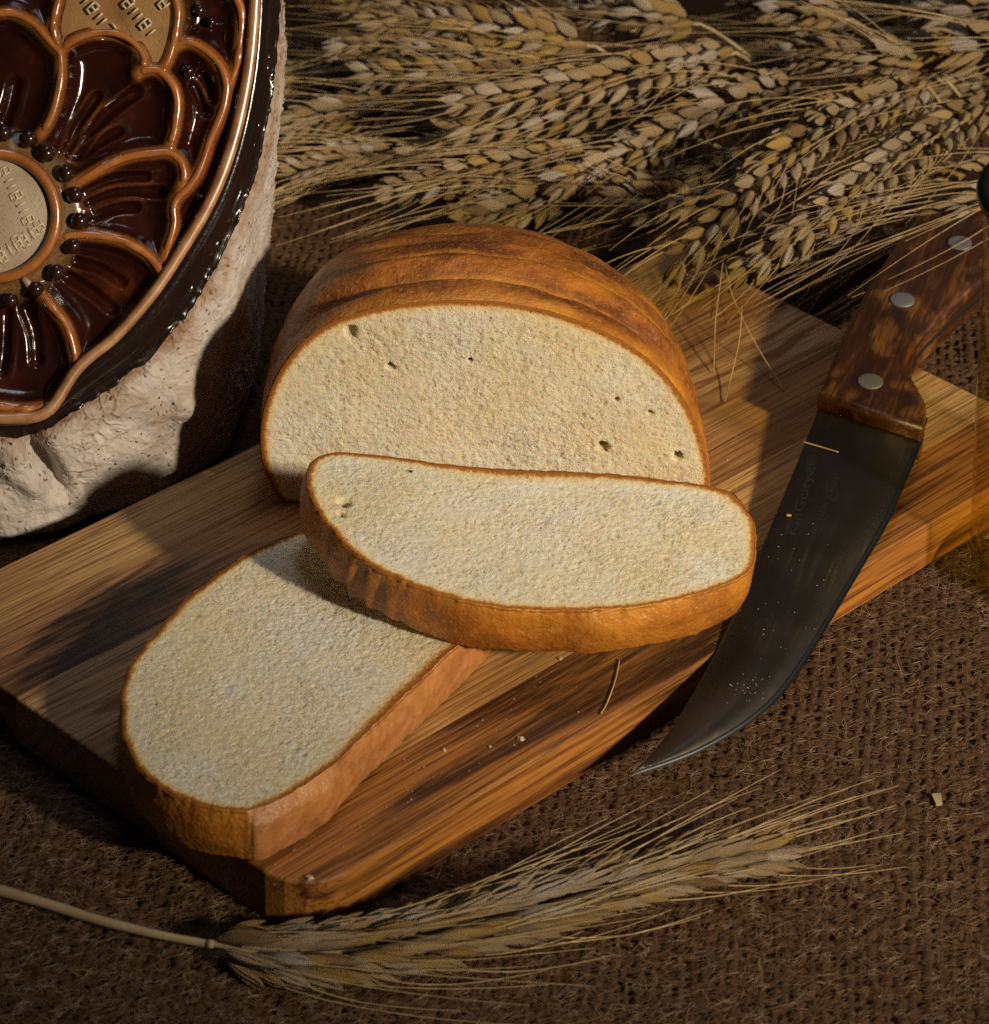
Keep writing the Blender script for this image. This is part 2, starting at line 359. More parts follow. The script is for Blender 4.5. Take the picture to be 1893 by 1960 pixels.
def m_blade():
    t = NT('tarnished_steel'); v = t.coord('Object')
    s1 = t.noise(t.coord('Object', scale=(30, 420, 30)), 1.0, 4, 0.6); n = t.noise(v, 28, 4, 0.6); n2 = t.noise(v, 600, 2)
    sm = t.math('MULTIPLY', t.ramp(s1, [(0.50, 0.0), (0.70, 1.0)]), t.ramp(n, [(0.46, 0.0), (0.62, 1.0)]))
    c = t.mix(n, (0.040, 0.033, 0.025), (0.080, 0.063, 0.045))
    c = t.mix(t.math('MULTIPLY', sm, 0.4), c, (0.17, 0.10, 0.04))
    r = t.math('ADD', t.ramp(n, [(0.3, 0.36), (0.7, 0.46)]), t.math('MULTIPLY', sm, 0.08))
    return t.fin(c, r, t.bump(s1, 0.00008, 0.5), Metallic=0.85)
M_blade = m_blade()
def simple(name, c, rough, **kw):
    t = NT(name); v = t.coord('Object'); n = t.noise(v, 350, 3); n2 = t.noise(v, 40, 2)
    cc = t.mix(t.math('MULTIPLY', n, 0.5), c, tuple(x * 0.6 for x in c)); cc = t.mix(t.math('MULTIPLY', n2, 0.35), cc, tuple(x * 0.7 for x in c))
    return t.fin(cc, rough, t.bump(n, 0.0001, 0.4), **kw)
M_edge = simple('honed_steel', (0.075, 0.075, 0.075), 0.45, Metallic=1.0)
M_tang = simple('dark_tang_steel', (0.05, 0.045, 0.04), 0.5, Metallic=0.6)
M_rivet = simple('aluminium_rivet', (0.20, 0.19, 0.18), 0.6, Metallic=0.4)
M_engr = simple('engraved_steel', (0.11, 0.095, 0.075), 0.35, Metallic=0.8)
def m_handle():
    t = NT('rosewood_handle'); off = (0.3, 0.2, 0)
    g = t.noise(t.coord('Object', scale=(16, 130, 130), loc=off), 1.0, 5, 0.65, 0.8); f = t.noise(t.coord('Object', scale=(70, 900, 900), loc=off), 1.0, 3)
    c = t.ramp(g, [(0.34, (0.016, 0.005, 0.002)), (0.52, (0.058, 0.017, 0.004)), (0.66, (0.16, 0.055, 0.009)), (0.82, (0.30, 0.125, 0.025))])
    c = t.mix(t.ramp(t.noise(t.coord('Object', scale=(1, 1.6, 1)), 42, 3), [(0.54, 0.0), (0.66, 0.4)]), c, (0.40, 0.16, 0.03))
    c = t.mix(t.ramp(f, [(0.40, 0.75), (0.54, 0.0)]), c, (0.03, 0.011, 0.005))
    return t.fin(c, 0.42, t.bump(f, 0.0002, 0.6), Specular_IOR_Level=0.45)
M_handle = m_handle()

def m_grain(name, dim=1.0, hue=0):
    t = NT(name); r = t.rand(); v = t.coord('Object'); st = t.noise(t.coord('Object', scale=(1500, 60, 1500)), 1.0, 3, 0.6); n = t.noise(v, 260, 3)
    oi = t.add('ShaderNodeObjectInfo'); vr = t.add('ShaderNodeVectorMath', operation='ADD')
    c = t.ramp(r, [(0.0, (0.34, 0.20, 0.07)), (0.25, (0.66, 0.50, 0.30)), (0.45, (0.60, 0.36, 0.09)), (0.7, (0.82, 0.70, 0.56)), (0.85, (0.70, 0.44, 0.12)), (1.0, (0.58, 0.42, 0.23))])
    c = t.mix(t.ramp(st, [(0.38, 0.6), (0.56, 0.0)]), c, (0.26, 0.145, 0.055))
    c = t.mix(t.ramp(n, [(0.60, 0.0), (0.72, 0.6)]), c, (0.15, 0.08, 0.035))
    return t.fin(c, 0.5, t.bump(st, 0.0008, 1.0), Specular_IOR_Level=0.4)
M_grain = m_grain('wheat_husk')
def m_straw(name, a, b):
    t = NT(name); v = t.coord('Object'); n = t.noise(v, 60, 3); n2 = t.noise(v, 500, 2)
    c = t.ramp(n, [(0.3, a), (0.7, b)]); c = t.mix(t.ramp(n2, [(0.6, 0.0), (0.75, 0.5)]), c, tuple(x * 0.4 for x in a))
    return t.fin(c, 0.45, Specular_IOR_Level=0.4)
M_awn = m_straw('wheat_awn', (0.38, 0.24, 0.085), (0.66, 0.47, 0.23))
M_stem = m_straw('wheat_stem', (0.36, 0.25, 0.11), (0.50, 0.38, 0.21))
def m_glass():
    t = NT('green_glass')
    lw = t.add('ShaderNodeLayerWeight'); lw.inputs[0].default_value = 0.5
    fr = t.ramp(lw.outputs['Facing'], [(0.0, 0.04), (0.55, 0.08), (0.85, 0.3), (1.0, 0.9)])
    tr = t.add('ShaderNodeBsdfTransparent'); tr.inputs[0].default_value = (0.94, 0.90, 0.62, 1)
    gl = t.add('ShaderNodeBsdfGlossy'); gl.inputs['Roughness'].default_value = 0.03; gl.inputs[0].default_value = (0.9, 0.9, 0.9, 1)
    mx = t.add('ShaderNodeMixShader'); t.l.new(fr, mx.inputs[0]); t.l.new(tr.outputs[0], mx.inputs[1]); t.l.new(gl.outputs[0], mx.inputs[2])
    t.l.new(mx.outputs[0], t.out.inputs['Surface']); return t.m
M_glass = m_glass()
M_rim = simple('dark_green_glass_rim', (0.008, 0.014, 0.008), 0.12)
M_crumbbit = simple('bread_crumb', (0.62, 0.46, 0.26), 0.9)
M_goldbit = simple('golden_straw', (0.62, 0.37, 0.10), 0.5)
M_burnt = simple('burnt_speck', (0.02, 0.012, 0.01), 0.8)

# ------------------------------------------------------------------ burlap cloth
def build_cloth():
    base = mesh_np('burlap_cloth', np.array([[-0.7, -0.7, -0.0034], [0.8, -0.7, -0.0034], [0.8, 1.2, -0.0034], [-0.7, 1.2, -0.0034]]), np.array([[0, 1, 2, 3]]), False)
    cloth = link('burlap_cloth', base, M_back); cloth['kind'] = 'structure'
    p = 0.0042; rng = np.random.default_rng(3)
    ang = math.radians(-5); ca, sa = math.cos(ang), math.sin(ang)
    U0, U1, W0, W1 = -0.27, 0.31, -0.33, 0.50
    nu, nw = int((U1 - U0) / p), int((W1 - W0) / p)
    S = 2                                                   # samples per crossing
    prof = np.array([[-1.0, -0.75], [-0.72, 0.35], [0.0, 0.95], [0.72, 0.35], [1.0, -0.75]])
    parts = []
    for d in (0, 1):
        n_th, n_cr = (nw, nu) if d == 0 else (nu, nw)
        s = np.arange(n_cr * S + 1) / S
        for i in range(n_th):
            rr = 1.0 + 0.28 * rng.standard_normal() * 0.6 + 0.7 * vnoise(s * 0.16, i * 7.3, 5 + d) + 0.7 * vnoise(s * 0.9, i * 3.1, 9 + d)
            rr = np.clip(rr, 0.45, 1.6)
            w = 0.00194 * rr; h = 0.00105 * rr
            z = 0.00062 * np.cos(np.pi * (s - 0.5)) * (1 if (i + d) % 2 else -1) - 0.0011 + 0.0006 * vnoise(s * 0.3, i * 1.7, 2)
            c0 = i + 0.5 + 0.9 * vnoise(s * 0.06, i * 0.12, 21 + d) + 0.55 * vnoise(s * 0.45, i * 5.1, 30 + d)
            a = s * p; b = c0 * p
            V = np.zeros((len(s), 5, 3))
            for k, (q, e) in enumerate(prof):
                jit = 0.00022 * (rng.random(len(s)) - 0.5)
                V[:, k, 0] = a if d == 0 else b + q * w + jit
                V[:, k, 1] = b + q * w + jit if d == 0 else a
                V[:, k, 2] = z + e * h + 0.00025 * (rng.random(len(s)) - 0.5)
            parts.append((V.reshape(-1, 3), [grid_faces(len(s), 5) if d else grid_faces(len(s), 5)[:, ::-1]]))
    V, F = join(parts)
    X = V[:, 0] + U0; Y = V[:, 1] + W0
    V[:, 0] = X * ca - Y * sa; V[:, 1] = X * sa + Y * ca
    V[:, 2] += 0.0012 * (vnoise(V[:, 0] * 14, V[:, 1] * 14, 4)) - 0.0004
    y = link('yarns', mesh_np('yarns', V, F), M_yarn, cloth); y['kind'] = 'stuff'
    # loose fibres
    n = 30000; seg = 3
    px = np.concatenate([rng.uniform(-150, 2050, n), rng.uniform(1500, 1950, 1500)]); py = np.concatenate([rng.uniform(880, 2060, n), rng.uniform(500, 1200, 1500)])
    P0 = np.array([at(a, b, 0.0) for a, b in zip(px, py)]); N = len(P0)
    L = rng.uniform(0.003, 0.009, N) * np.where(rng.random(N) < 0.08, 2.2, 1.0)
    th = np.where(rng.random(N) < 0.6, rng.normal(0.35, 0.55, N), rng.uniform(0, 2 * np.pi, N)); cv = rng.normal(0, 1.3, N); up = rng.uniform(0.0, 0.55, N)
    pts = np.zeros((N, seg + 1, 3)); pts[:, 0] = P0; pts[:, 0, 2] = rng.uniform(-0.0008, 0.0004, N)
    for k in range(seg):
        f = (k + 0.5) / seg; a = th + cv * (f - 0.5)
        st = L / seg
        pts[:, k + 1] = pts[:, k] + np.stack([np.cos(a) * st, np.sin(a) * st, st * up * (1 - 1.7 * f)], 1)
    rad = rng.uniform(0.00006, 0.00013, N)
    V = np.zeros((N, seg + 1, 3, 3))
    d = np.gradient(pts, axis=1); d /= np.linalg.norm(d, axis=2, keepdims=True) + 1e-9
    sd = np.stack([-d[..., 1], d[..., 0], 0 * d[..., 0]], -1); sd /= np.linalg.norm(sd, axis=2, keepdims=True) + 1e-9
    uz = np.cross(d, sd)
    for k in range(3):
        t_ = 2 * np.pi * k / 3 + 0.5
        taper = (1 - 0.5 * np.abs(np.linspace(-1, 1, seg + 1)))[None, :, None]
        V[:, :, k] = pts + rad[:, None, None] * taper * (np.cos(t_) * sd + np.sin(t_) * uz)
    g = grid_faces(seg + 1, 3, True)
    F = (g[None] + (np.arange(N) * (seg + 1) * 3)[:, None, None]).reshape(-1, 4)
    f = link('loose_fibres', mesh_np('loose_fibres', V.reshape(-1, 3), F), M_fibre, cloth); f['kind'] = 'stuff'
build_cloth()

# ------------------------------------------------------------------ cutting board
cL, cF, cR, cN = at(-193, 1178), at(1283, 469), at(2047, 843), at(580, 1720)
ux = unit(cF - cL); uy = unit(cN - cL); BL = np.linalg.norm(cF - cL); BW = np.linalg.norm(cN - cL)
def build_board():
    root = empty('cutting_board', (cL[0], cL[1], 0.0))
    root.rotation_euler = (0, 0, math.atan2(ux[1], ux[0]))
    tag(root, 'wooden cutting board of glued light and dark staves under the sliced bread', 'cutting board')
    cuts = [0, .145, .31, .48, .66, .84, 1.0]
    for k in range(6):
        y0, y1 = -cuts[k] * BW - (0.00008 if k else 0), -cuts[k + 1] * BW + (0.00008 if k < 5 else 0)
        bm = bmesh.new()
        poly = [(0, y0), (BL, y0), (BL, y1), (0, y1)]
        if k == 5: poly = [(0, y0), (BL, y0), (BL, y1 + .004), (BL - .004, y1), (0.020, y1), (0.012, y1 + .0013), (0.006, y1 + .005), (0.002, y1 + .011), (0.0, y1 + .018)]
        if k == 0: poly = [(0.004, y0), (BL - .004, y0), (BL, y0 - .004), (BL, y1), (0, y1), (0, y0 - .004)]
        z0, z1 = 0.0006, T
        lo = [bm.verts.new((x, y, z0)) for x, y in poly]; hi = [bm.verts.new((x, y, z1)) for x, y in poly]
        n = len(poly); bm.faces.new(hi); bm.faces.new(lo[::-1])
        for i in range(n): bm.faces.new((lo[i], lo[(i + 1) % n], hi[(i + 1) % n], hi[i]))
        bmesh.ops.recalc_face_normals(bm, faces=bm.faces)
        # bevel: generous on the outer rim, hairline at the glue joints
        outer = [e for e in bm.edges if all(abs(v.co.z - z1) < 1e-6 for v in e.verts) and not (
            (k and all(abs(v.co.y - y0) < 1e-6 for v in e.verts)) or (k < 5 and all(abs(v.co.y - y1) < 1e-6 for v in e.verts)))]
        bmesh.ops.bevel(bm, geom=outer, offset=0.0011, segments=3, profile=0.5, affect='EDGES')
        link('plank', bm_mesh('plank', bm), M_PL[k], root)
build_board()

# ------------------------------------------------------------------ bread
def ring_disc(loop, rings, tuck=None):
    """rings of vertices from the loop to its centre; returns V, F, edge distance"""
    c = loop.mean(0); m = len(loop); V = []; E = []
    for r in range(rings):
        t = 1 - (r / rings) ** 0.85
        V.append(c + (loop - c) * t); E.append((1 - t) * np.linalg.norm(loop - c, axis=1) * 0.8)
    if tuck is not None:
        o_ = (loop - c) / np.linalg.norm(loop - c, axis=1)[:, None]
        V.insert(0, loop + o_ * 0.0006 - tuck * 0.0007); E.insert(0, np.zeros(m)); rings += 1
    V = np.concatenate(V + [c[None]]); E = np.concatenate(E + [np.array([0.05])])
    q = np.arange(m); last = (rings - 1) * m
    F = [grid_faces(rings, m, True), np.stack([last + q, last + (q + 1) % m, np.full(m, rings * m)], 1)]
    return V, F, E

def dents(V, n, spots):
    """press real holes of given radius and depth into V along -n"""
    hole_shade = np.zeros(len(V))  # mask for the shade painted inside each dent
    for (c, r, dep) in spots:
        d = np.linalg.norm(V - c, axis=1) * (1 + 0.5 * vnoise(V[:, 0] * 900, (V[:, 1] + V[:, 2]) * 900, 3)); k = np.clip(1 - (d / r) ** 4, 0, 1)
        V = V - k[:, None] * dep * n; hole_shade = np.maximum(hole_shade, k)
    return V, hole_shade

def build_slice(outline, p0, n, th, label, seed, flat, spots, notch=False, M=620, rings=105):
    n = unit(n)
    loop2 = smooth(outline, M, True)
    top = np.array([at_plane(x, y, p0, n) for x, y in loop2])
    if np.dot(np.cross(top[10] - top[0], top.mean(0) - top[0]), n) < 0: top = top[::-1]; loop2 = loop2[::-1]
    c = top.mean(0)
    s = np.arange(M)
    rag = 0.0008 * vnoise(s * 0.11, 0, seed) + 0.0007 * vnoise(s * 0.33, 0, seed + 1)
    top0 = top.copy(); top = top + (top - c) / np.linalg.norm(top - c, axis=1)[:, None] * rag[:, None]
    root = empty('bread_slice', tuple(at(loop2[:, 0].mean(), loop2[:, 1].mean(), T)))
    tag(root, label, 'bread slice')
    O = np.array(root.location)
    out = top - c; out -= np.outer(out @ n, n); out /= np.linalg.norm(out, axis=1)[:, None]
    # crumb: upper cut face with real holes, and the underside
    isflat = np.array([flat(x, y) for x, y in loop2], float)
    for _ in range(12): isflat = (np.roll(isflat, 1) + isflat + np.roll(isflat, -1)) / 3
    V, F, E = ring_disc(top, rings, n)
    E = E * np.append(np.tile(1 - 0.45 * isflat, (len(E) - 1) // M), 1.0)
    wav = 0.0006 * vnoise(V[:, 0] * 60, V[:, 1] * 60, seed) * np.clip(E / 0.01, 0, 1)
    V = V + wav[:, None] * n
    V, hole_shade = dents(V, n, [(at_plane(x, y, p0, n), r, d) for x, y, r, d in spots])
    cr = link('crumb', mesh_np('crumb', V - O, F, attrs={'edge': E, 'hole_shade': hole_shade}), MC[seed % 3], root)
    # crust band round the edge, down to the ragged lower rim
    rows = 26; W = []; hon = []; bas = []
    jag = 0.0012 * vnoise(s * 0.06, 3, seed) + 0.0007 * vnoise(s * 0.21, 5, seed)
    fold = 0.0022 * vnoise(s * 0.022, 1, seed + 4) * (1 - isflat)
    pleat = np.exp(-((loop2[:, 0] - 670) / 75) ** 2) * (loop2[:, 1] > 1000) * (0 if notch else 1)
    fold = fold + pleat * 0.0016 * np.sin(s * 0.42 + 2 * vnoise(s * .05, 0, 3))
    if notch: nn = 1 / (1 + np.exp((loop2[:, 0] - 640) / 3.0)) * isflat; fold = fold + 0.0
    else: nn = np.zeros(M)
    for r in range(rows):
        f = r / (rows - 1)
        b = 0.0016 * math.sin(math.pi * min(1, f * 1.02)) ** 0.7
        wob = 0.0012 * vnoise(s * 0.05 + f * 1.3, f * 3, seed + 7)
        W.append(top0 + (top - top0) * (1 - f) ** 6 + out * (b + wob * math.sin(math.pi * f) + fold * min(1, f * 2.5) + 0.0032 * nn * min(1, f * 5))[:, None] - n * (f * th + jag * f ** 6)[:, None] + n * (0.0002 if r == 0 else 0))
        hon.append(np.clip(0.35 + 0.6 * (1 - f) ** 4 + 0.55 * vnoise(s * 0.018, f * 1.1, seed) - 0.35 * pleat * (1 + np.sin(s * 0.42 + 1.2)), 0, 1)); bas.append(isflat)
    W = np.concatenate(W)
    link('crust', mesh_np('crust', W - O, grid_faces(rows, M, True)[:, ::-1], attrs={'honey': np.concatenate(hon), 'base': np.concatenate(bas)}), MK[seed % 3], root)
    bot = W[-M:]
    V, F, E = ring_disc(bot, 12)
    link('underside', mesh_np('underside', V - O, [f[:, ::-1] for f in F], attrs={'edge': E}), MC[seed % 3], root)
    return root, bot
MC = [m_crumb('crumb_a', 1.3), m_crumb('crumb_b', 5.9), m_crumb('crumb_c', 8.2)]
MK = [m_crust('crust_a', 0.4, 0.55), m_crust('crust_b', 2.7, 0.8), m_crust('crust_loaf', 4.1)]

# loaf half with its cut face to the camera
def build_loaf():
    bl, br = at(548, 962), at(1345, 985)
    wx = unit(br - bl); back = unit(np.cross(np.array([0, 0, 1.0]), wx)); n = -back
    p0 = (bl + br) / 2
    out = [(548, 962), (518, 925), (502, 870), (502, 812), (514, 760), (540, 706), (582, 655), (640, 617), (720, 592), (800, 580), (870, 576), (960, 580),
           (1050, 597), (1130, 625), (1200, 660), (1260, 706), (1305, 762), (1335, 822), (1352, 882), (1357, 935), (1345, 985), (1240, 990), (1000, 984), (760, 975), (620, 968)]
    M = 700
    l2 = smooth(out, M, True)
    loop = np.array([at_plane(x, y, p0, n) for x, y in l2]); loop[:, 2] = np.maximum(loop[:, 2], T + 0.0004)
    if np.dot(np.cross(loop[10] - loop[0], loop.mean(0) - loop[0]), n) < 0: loop = loop[::-1]; l2 = l2[::-1]
    root = empty('bread_loaf', (p0[0], p0[1], T)); O = np.array([p0[0], p0[1], T])
    tag(root, 'remaining half of a white loaf standing with its cut face forward', 'bread loaf')
    V, F, E = ring_disc(loop, 115, n)
    V = V + (0.0007 * vnoise(V[:, 0] * 70, V[:, 2] * 70, 3) * np.clip(E / 0.01, 0, 1))[:, None] * n
    V, hole_shade = dents(V, n, [(at_plane(x, y, p0, n), r, d) for x, y, r, d in [(748, 702, .0017, .0035), (900, 690, .0012, .003), (1155, 855, .0022, .0045),
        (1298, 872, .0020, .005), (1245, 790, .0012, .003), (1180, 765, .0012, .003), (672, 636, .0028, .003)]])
    link('crumb', mesh_np('crumb', V - O, F, attrs={'edge': E, 'hole_shade': hole_shade}), MC[2], root)
    D = 0.134; rows = 170; W = []; hon = []; bak = []
    s = np.arange(M) / M
    loc = loop - np.array([p0[0], p0[1], T]); X = loc @ wx; Z = loc[:, 2]
    ang = np.arctan2(Z - 0.02, X)
    grooves = [(0.10, 0.0055, .05), (0.23, 0.0030, .045), (0.335, 0.0055, .05), (0.45, 0.0030, .05), (0.60, 0.0025, .06), (0.74, 0.002, .06)]
    for r in range(rows):
        f = r / (rows - 1); q = f ** 1.15
        e = 2.35
        k = max(0.0, 1 - q ** e) ** (1 / e)
        sw = 1 + 0.018 * math.sin(math.pi * min(1, q * 1.6)) if q < .6 else 1.0
        if r == 0: k = 1; sw = 1
        x = X * (k ** 0.92) * sw; z = Z * k * (1 + 0.045 * math.sin(math.pi * min(1, q * 1.7)))
        P = np.array([p0[0], p0[1], T]) + np.outer(x, wx) + np.outer(np.full(M, D * q), back); P[:, 2] = T + 0.0004 + z
        rd = np.outer(np.cos(ang), wx) + np.outer(np.sin(ang), [0, 0, 1.0])
        topm = np.clip((Z - 0.012) / 0.02, 0, 1)
        off = np.zeros(M); lg = np.zeros(M)
        for gi, (gp, gd, gw) in enumerate(grooves):
            cpos = gp + 0.035 * vnoise(ang * 1.6, gi * 3.3, 8) + 0.012 * vnoise(ang * 7, gi * 2.3, 11)
            dd = (q - cpos) / gw
            step = np.where(dd < 0, np.exp(-(dd * 5.5) ** 2), np.exp(-(dd * 0.7) ** 2))
            amp = gd * (0.65 + 0.7 * vnoise(ang * 2.1, gi * 5.1, 17))
            off -= amp * step * topm * min(1, r / 9) ** 1.5; lg += topm * np.exp(-((dd - 0.25) * 3.2) ** 2)
        off += 0.0010 * vnoise(ang * 5, q * 9, 4) * min(1, r / 6)
        W.append(P + rd * off[:, None])
        edge = max(0, 1 - q / 0.06)
        bak.append(np.clip((0.35 + 1.5 * vnoise(ang * 2.2, q * 16, 23) + 0.5 * vnoise(ang * 9, q * 40, 29)) * np.clip((Z - 0.035) / 0.03, 0, 1) * min(1, q / 0.06), 0, 1))
        low = np.clip(1 - Z / 0.045, 0, 1)
        hon.append(np.clip(0.85 * edge + 1.1 * lg * (0.7 + 0.8 * vnoise(ang * 9, q * 12, 6)) + 0.75 * low + 0.30 * vnoise(ang * 3, q * 5, 12), 0, 1))
    W = np.concatenate(W)
    link('crust', mesh_np('crust', W - O, grid_faces(rows, M, True)[:, ::-1], attrs={'honey': np.concatenate(hon), 'bake': np.concatenate(bak)}), MK[2], root)
build_loaf()

# upper slice: tipped forward on the lower slice
sl2 = [(598, 885), (640, 866), (740, 874), (860, 890), (1000, 900), (1150, 906), (1280, 920), (1385, 938), (1425, 968), (1445, 1015), (1443, 1060), (1428, 1098), (1370, 1125),
       (1290, 1147), (1200, 1163), (1100, 1169), (1000, 1166), (900, 1152), (800, 1122), (720, 1085), (660, 1040), (615, 985), (588, 930)]
n2 = np.array([math.sin(math.radians(5.5)), -math.sin(math.radians(8)), 1.0])
sp2 = [(660, 962, .0023, .006), (655, 985, .0013, .004)]
up_slice, bot2 = build_slice(sl2, at(900, 1152, T + 0.0405), n2, 0.0195, 'upper slice of white bread lying tilted against the cut loaf', 1, lambda x, y: y < 965 and x > 640, sp2)
print('slice2 bottom z range', bot2[:, 2].min() - T, bot2[:, 2].max() - T)

sl3 = [(480, 1551), (435, 1549), (370, 1535), (305, 1503), (262, 1462), (241, 1415), (234, 1360), (238, 1300), (262, 1255), (300, 1210), (350, 1155), (420, 1098), (500, 1050), (590, 1015),
       (700, 1000), (820, 1015), (915, 1055), (955, 1110), (945, 1160), (900, 1210), (865, 1243), (790, 1315), (710, 1395), (650, 1455), (632, 1468), (580, 1503), (525, 1535)]
sp3 = []
low_slice, bot3 = build_slice(sl3, at(480, 1551, T + 0.0200), np.array([0, 0, 1.0]), 0.0192, 'lower slice of white bread lying flat at the near end of the board', 0,
            lambda x, y: (x > 480 and y > 1180 and (y + 0.81 * x) > 1880), sp3, True)

# ------------------------------------------------------------------ knife
kp0 = at(1660, 820, T + 0.0115)
kd = unit(at(1480, 1230, T) - at(1680, 760, T)); kd = np.array([kd[0], kd[1], 0])
kdt = unit(kd + np.array([0, 0, -0.080])); kside = unit(np.cross(np.array([0, 0, 1.0]), kd)); kn = unit(np.cross(kdt, kside) * -1)
if kn[2] < 0: kn = -kn
def kpt(x, y, h=0.0): return at_plane(x, y, kp0, kn) + kn * h
def build_knife():
    root = empty('kitchen_knife', tuple(kp0 - kn * 0.0095)); O = np.array(root.location)
    tag(root, 'kitchen knife with dark upswept blade and riveted brown wooden handle across the board', 'knife')
    xax = -kdt; zax = kn; yax = np.cross(zax, xax)
    Rm = Matrix([[xax[0], yax[0], zax[0]], [xax[1], yax[1], zax[1]], [xax[2], yax[2], zax[2]]])
    root.rotation_euler = Rm.to_euler(); RI = np.array([xax, yax, zax])
    tl = lambda P: (np.atleast_2d(P) - O) @ RI.T
    spine = [(1574, 768), (1556, 812), (1527, 885), (1478, 1003), (1440, 1092), (1392, 1205), (1335, 1315), (1268, 1418), (1205, 1486)]
    edge = [(1776, 800), (1757, 868), (1735, 920), (1701, 1000), (1652, 1085), (1590, 1190), (1540, 1272), (1490, 1338), (1425, 1392), (1340, 1440), (1262, 1470), (1206, 1487)]
    m = 90
    A = tl(np.array([kpt(*p) for p in smooth(spine, m)])); B = tl(np.array([kpt(*p) for p in smooth(edge, m)]))
    # cross section: spine full thickness, flat, then the honed bevel to the edge
    cols = []
    th = 0.0010 * np.clip((1 - np.linspace(0, 1, m) ** 4), 0.12, 1)
    width = np.linalg.norm(B - A, axis=1)
    be = np.clip(1 - 0.0022 / np.maximum(width, 1e-4), 0.35, 1)
    for (f, h) in [(0, 0.8), (0.012, 1.0), (0.5, 0.9), ('b', 0.62), (1.0, 0.03)]:
        fr = be if f == 'b' else np.full(m, f)
        cols.append(A + (B - A) * fr[:, None] + np.outer(th * h, [0, 0, 1.0]))
    up = np.stack(cols, 1); dn = up.copy(); dn[..., 2] = 2 * A[:, None, 2] - dn[..., 2] - 0.00005
    V = np.concatenate([up[:, :4].reshape(-1, 3), dn[:, :4].reshape(-1, 3)]); g = grid_faces(m, 4); n4 = 4 * m
    i = np.arange(m - 1) * 4
    sp = np.stack([i, i + 4, n4 + i + 4, n4 + i], 1); ed = np.stack([i + 3, n4 + i + 3, n4 + i + 7, i + 7], 1)
    bl = link('blade', mesh_np('blade', V, [g, g[:, ::-1] + n4, sp, ed], False), M_blade, root)
    bl['label'] = 'dark tarnished blade with upswept point'
    eb = np.stack([up[:, 3], up[:, 4], dn[:, 3]], 1); eb[:, 0, 2] += 0.00003; eb[:, 2, 2] -= 0.00003
    link('honed_edge', mesh_np('honed_edge', eb.reshape(-1, 3), grid_faces(m, 3), False), M_edge, bl)
    # handle: outline polygon, tang sandwiched between two scales
    left = [(1563, 786), (1585, 728), (1612, 664), (1645, 600), (1690, 525), (1742, 452), (1800, 395), (1860, 350)]
    right = [(2010, 462), (1950, 512), (1893, 555), (1840, 597), (1795, 640), (1756, 682), (1741, 716), (1742, 745), (1757, 772), (1770, 800), (1769, 830), (1762, 850)]
    def outline(h):
        a = smooth(left, 50); b = smooth(right, 60)
        P = np.concatenate([a, b])
        return tl(np.array([kpt(x, y) for x, y in P]))
    pl = outline(0)
    def scale_mesh(z0, z1, rnd, name):
        cen = pl.mean(0)
        nrm = np.roll(pl, -1, 0) - np.roll(pl, 1, 0); nrm = np.stack([nrm[:, 1], -nrm[:, 0], 0 * nrm[:, 0]], 1); nrm /= np.linalg.norm(nrm, axis=1)[:, None]
        if np.mean(np.einsum('ij,ij->i', nrm, pl - cen)) < 0: nrm = -nrm
        for _ in range(4): nrm = (np.roll(nrm, 1, 0) + nrm + np.roll(nrm, -1, 0)) / 3
        rows = []
        for k in range(7):
            a = k / 6 * math.pi / 2
            rows.append((-rnd * (1 - math.cos(a)), z1 - np.sign(z1 - z0) * rnd * 0.8 * (1 - math.sin(a))))
        rows = [(0, z0)] + rows
        V = np.concatenate([pl + nrm * o + np.array([0, 0, z]) * 1.0 - np.array([0, 0, 0]) for o, z in rows]); m_ = len(pl); K = len(rows)
        # bridge the top across between the two sides
        topi = (K - 1) * m_ + np.arange(m_)
        nl = 50
        F = [grid_faces(K, m_, True)]
        li = topi[:nl]; ri = topi[nl:][::-1]
        ri = ri[np.round(np.linspace(0, len(ri) - 1, nl)).astype(int)]
        F.append(np.array([[li[j], li[j + 1], ri[j + 1], ri[j]] for j in range(nl - 1)]))
        extra = []
        allr = topi[nl:][::-1]
        idx = np.round(np.linspace(0, len(allr) - 1, nl)).astype(int)
        for j in range(nl - 1):
            for q in range(idx[j], idx[j + 1] - 1): extra.append([li[j], allr[q + 1], allr[q]]) if False else None
        if z1 < z0: F = [f[:, ::-1] for f in F]
        return mesh_np(name, V, F)
    # resample right side to the same count so the bridge is clean
    def outline_eq():
        a = smooth(left, 50); b = smooth(right, 50)
        return tl(np.array([kpt(x, y) for x, y in np.concatenate([a, b])]))
    pl = outline_eq()
    h1 = link('handle_scale', scale_mesh(0.0012, 0.0082, 0.0042, 'handle_scale'), M_handle, root)
    link('handle_scale', scale_mesh(-0.0012, -0.0088, 0.0036, 'handle_scale'), M_handle, root)
    tg = pl.copy(); V = np.concatenate([tg + [0, 0, 0.0011], tg - [0, 0, 0.0011]]); cc = pl[:, :2].mean(0)
    V[:, :2] = cc + (V[:, :2] - cc) * 0.992
    q = np.arange(100)
    link('tang', mesh_np('tang', V, [np.stack([q, (q + 1) % 100, 100 + (q + 1) % 100, 100 + q], 1)], False), M_tang, root)
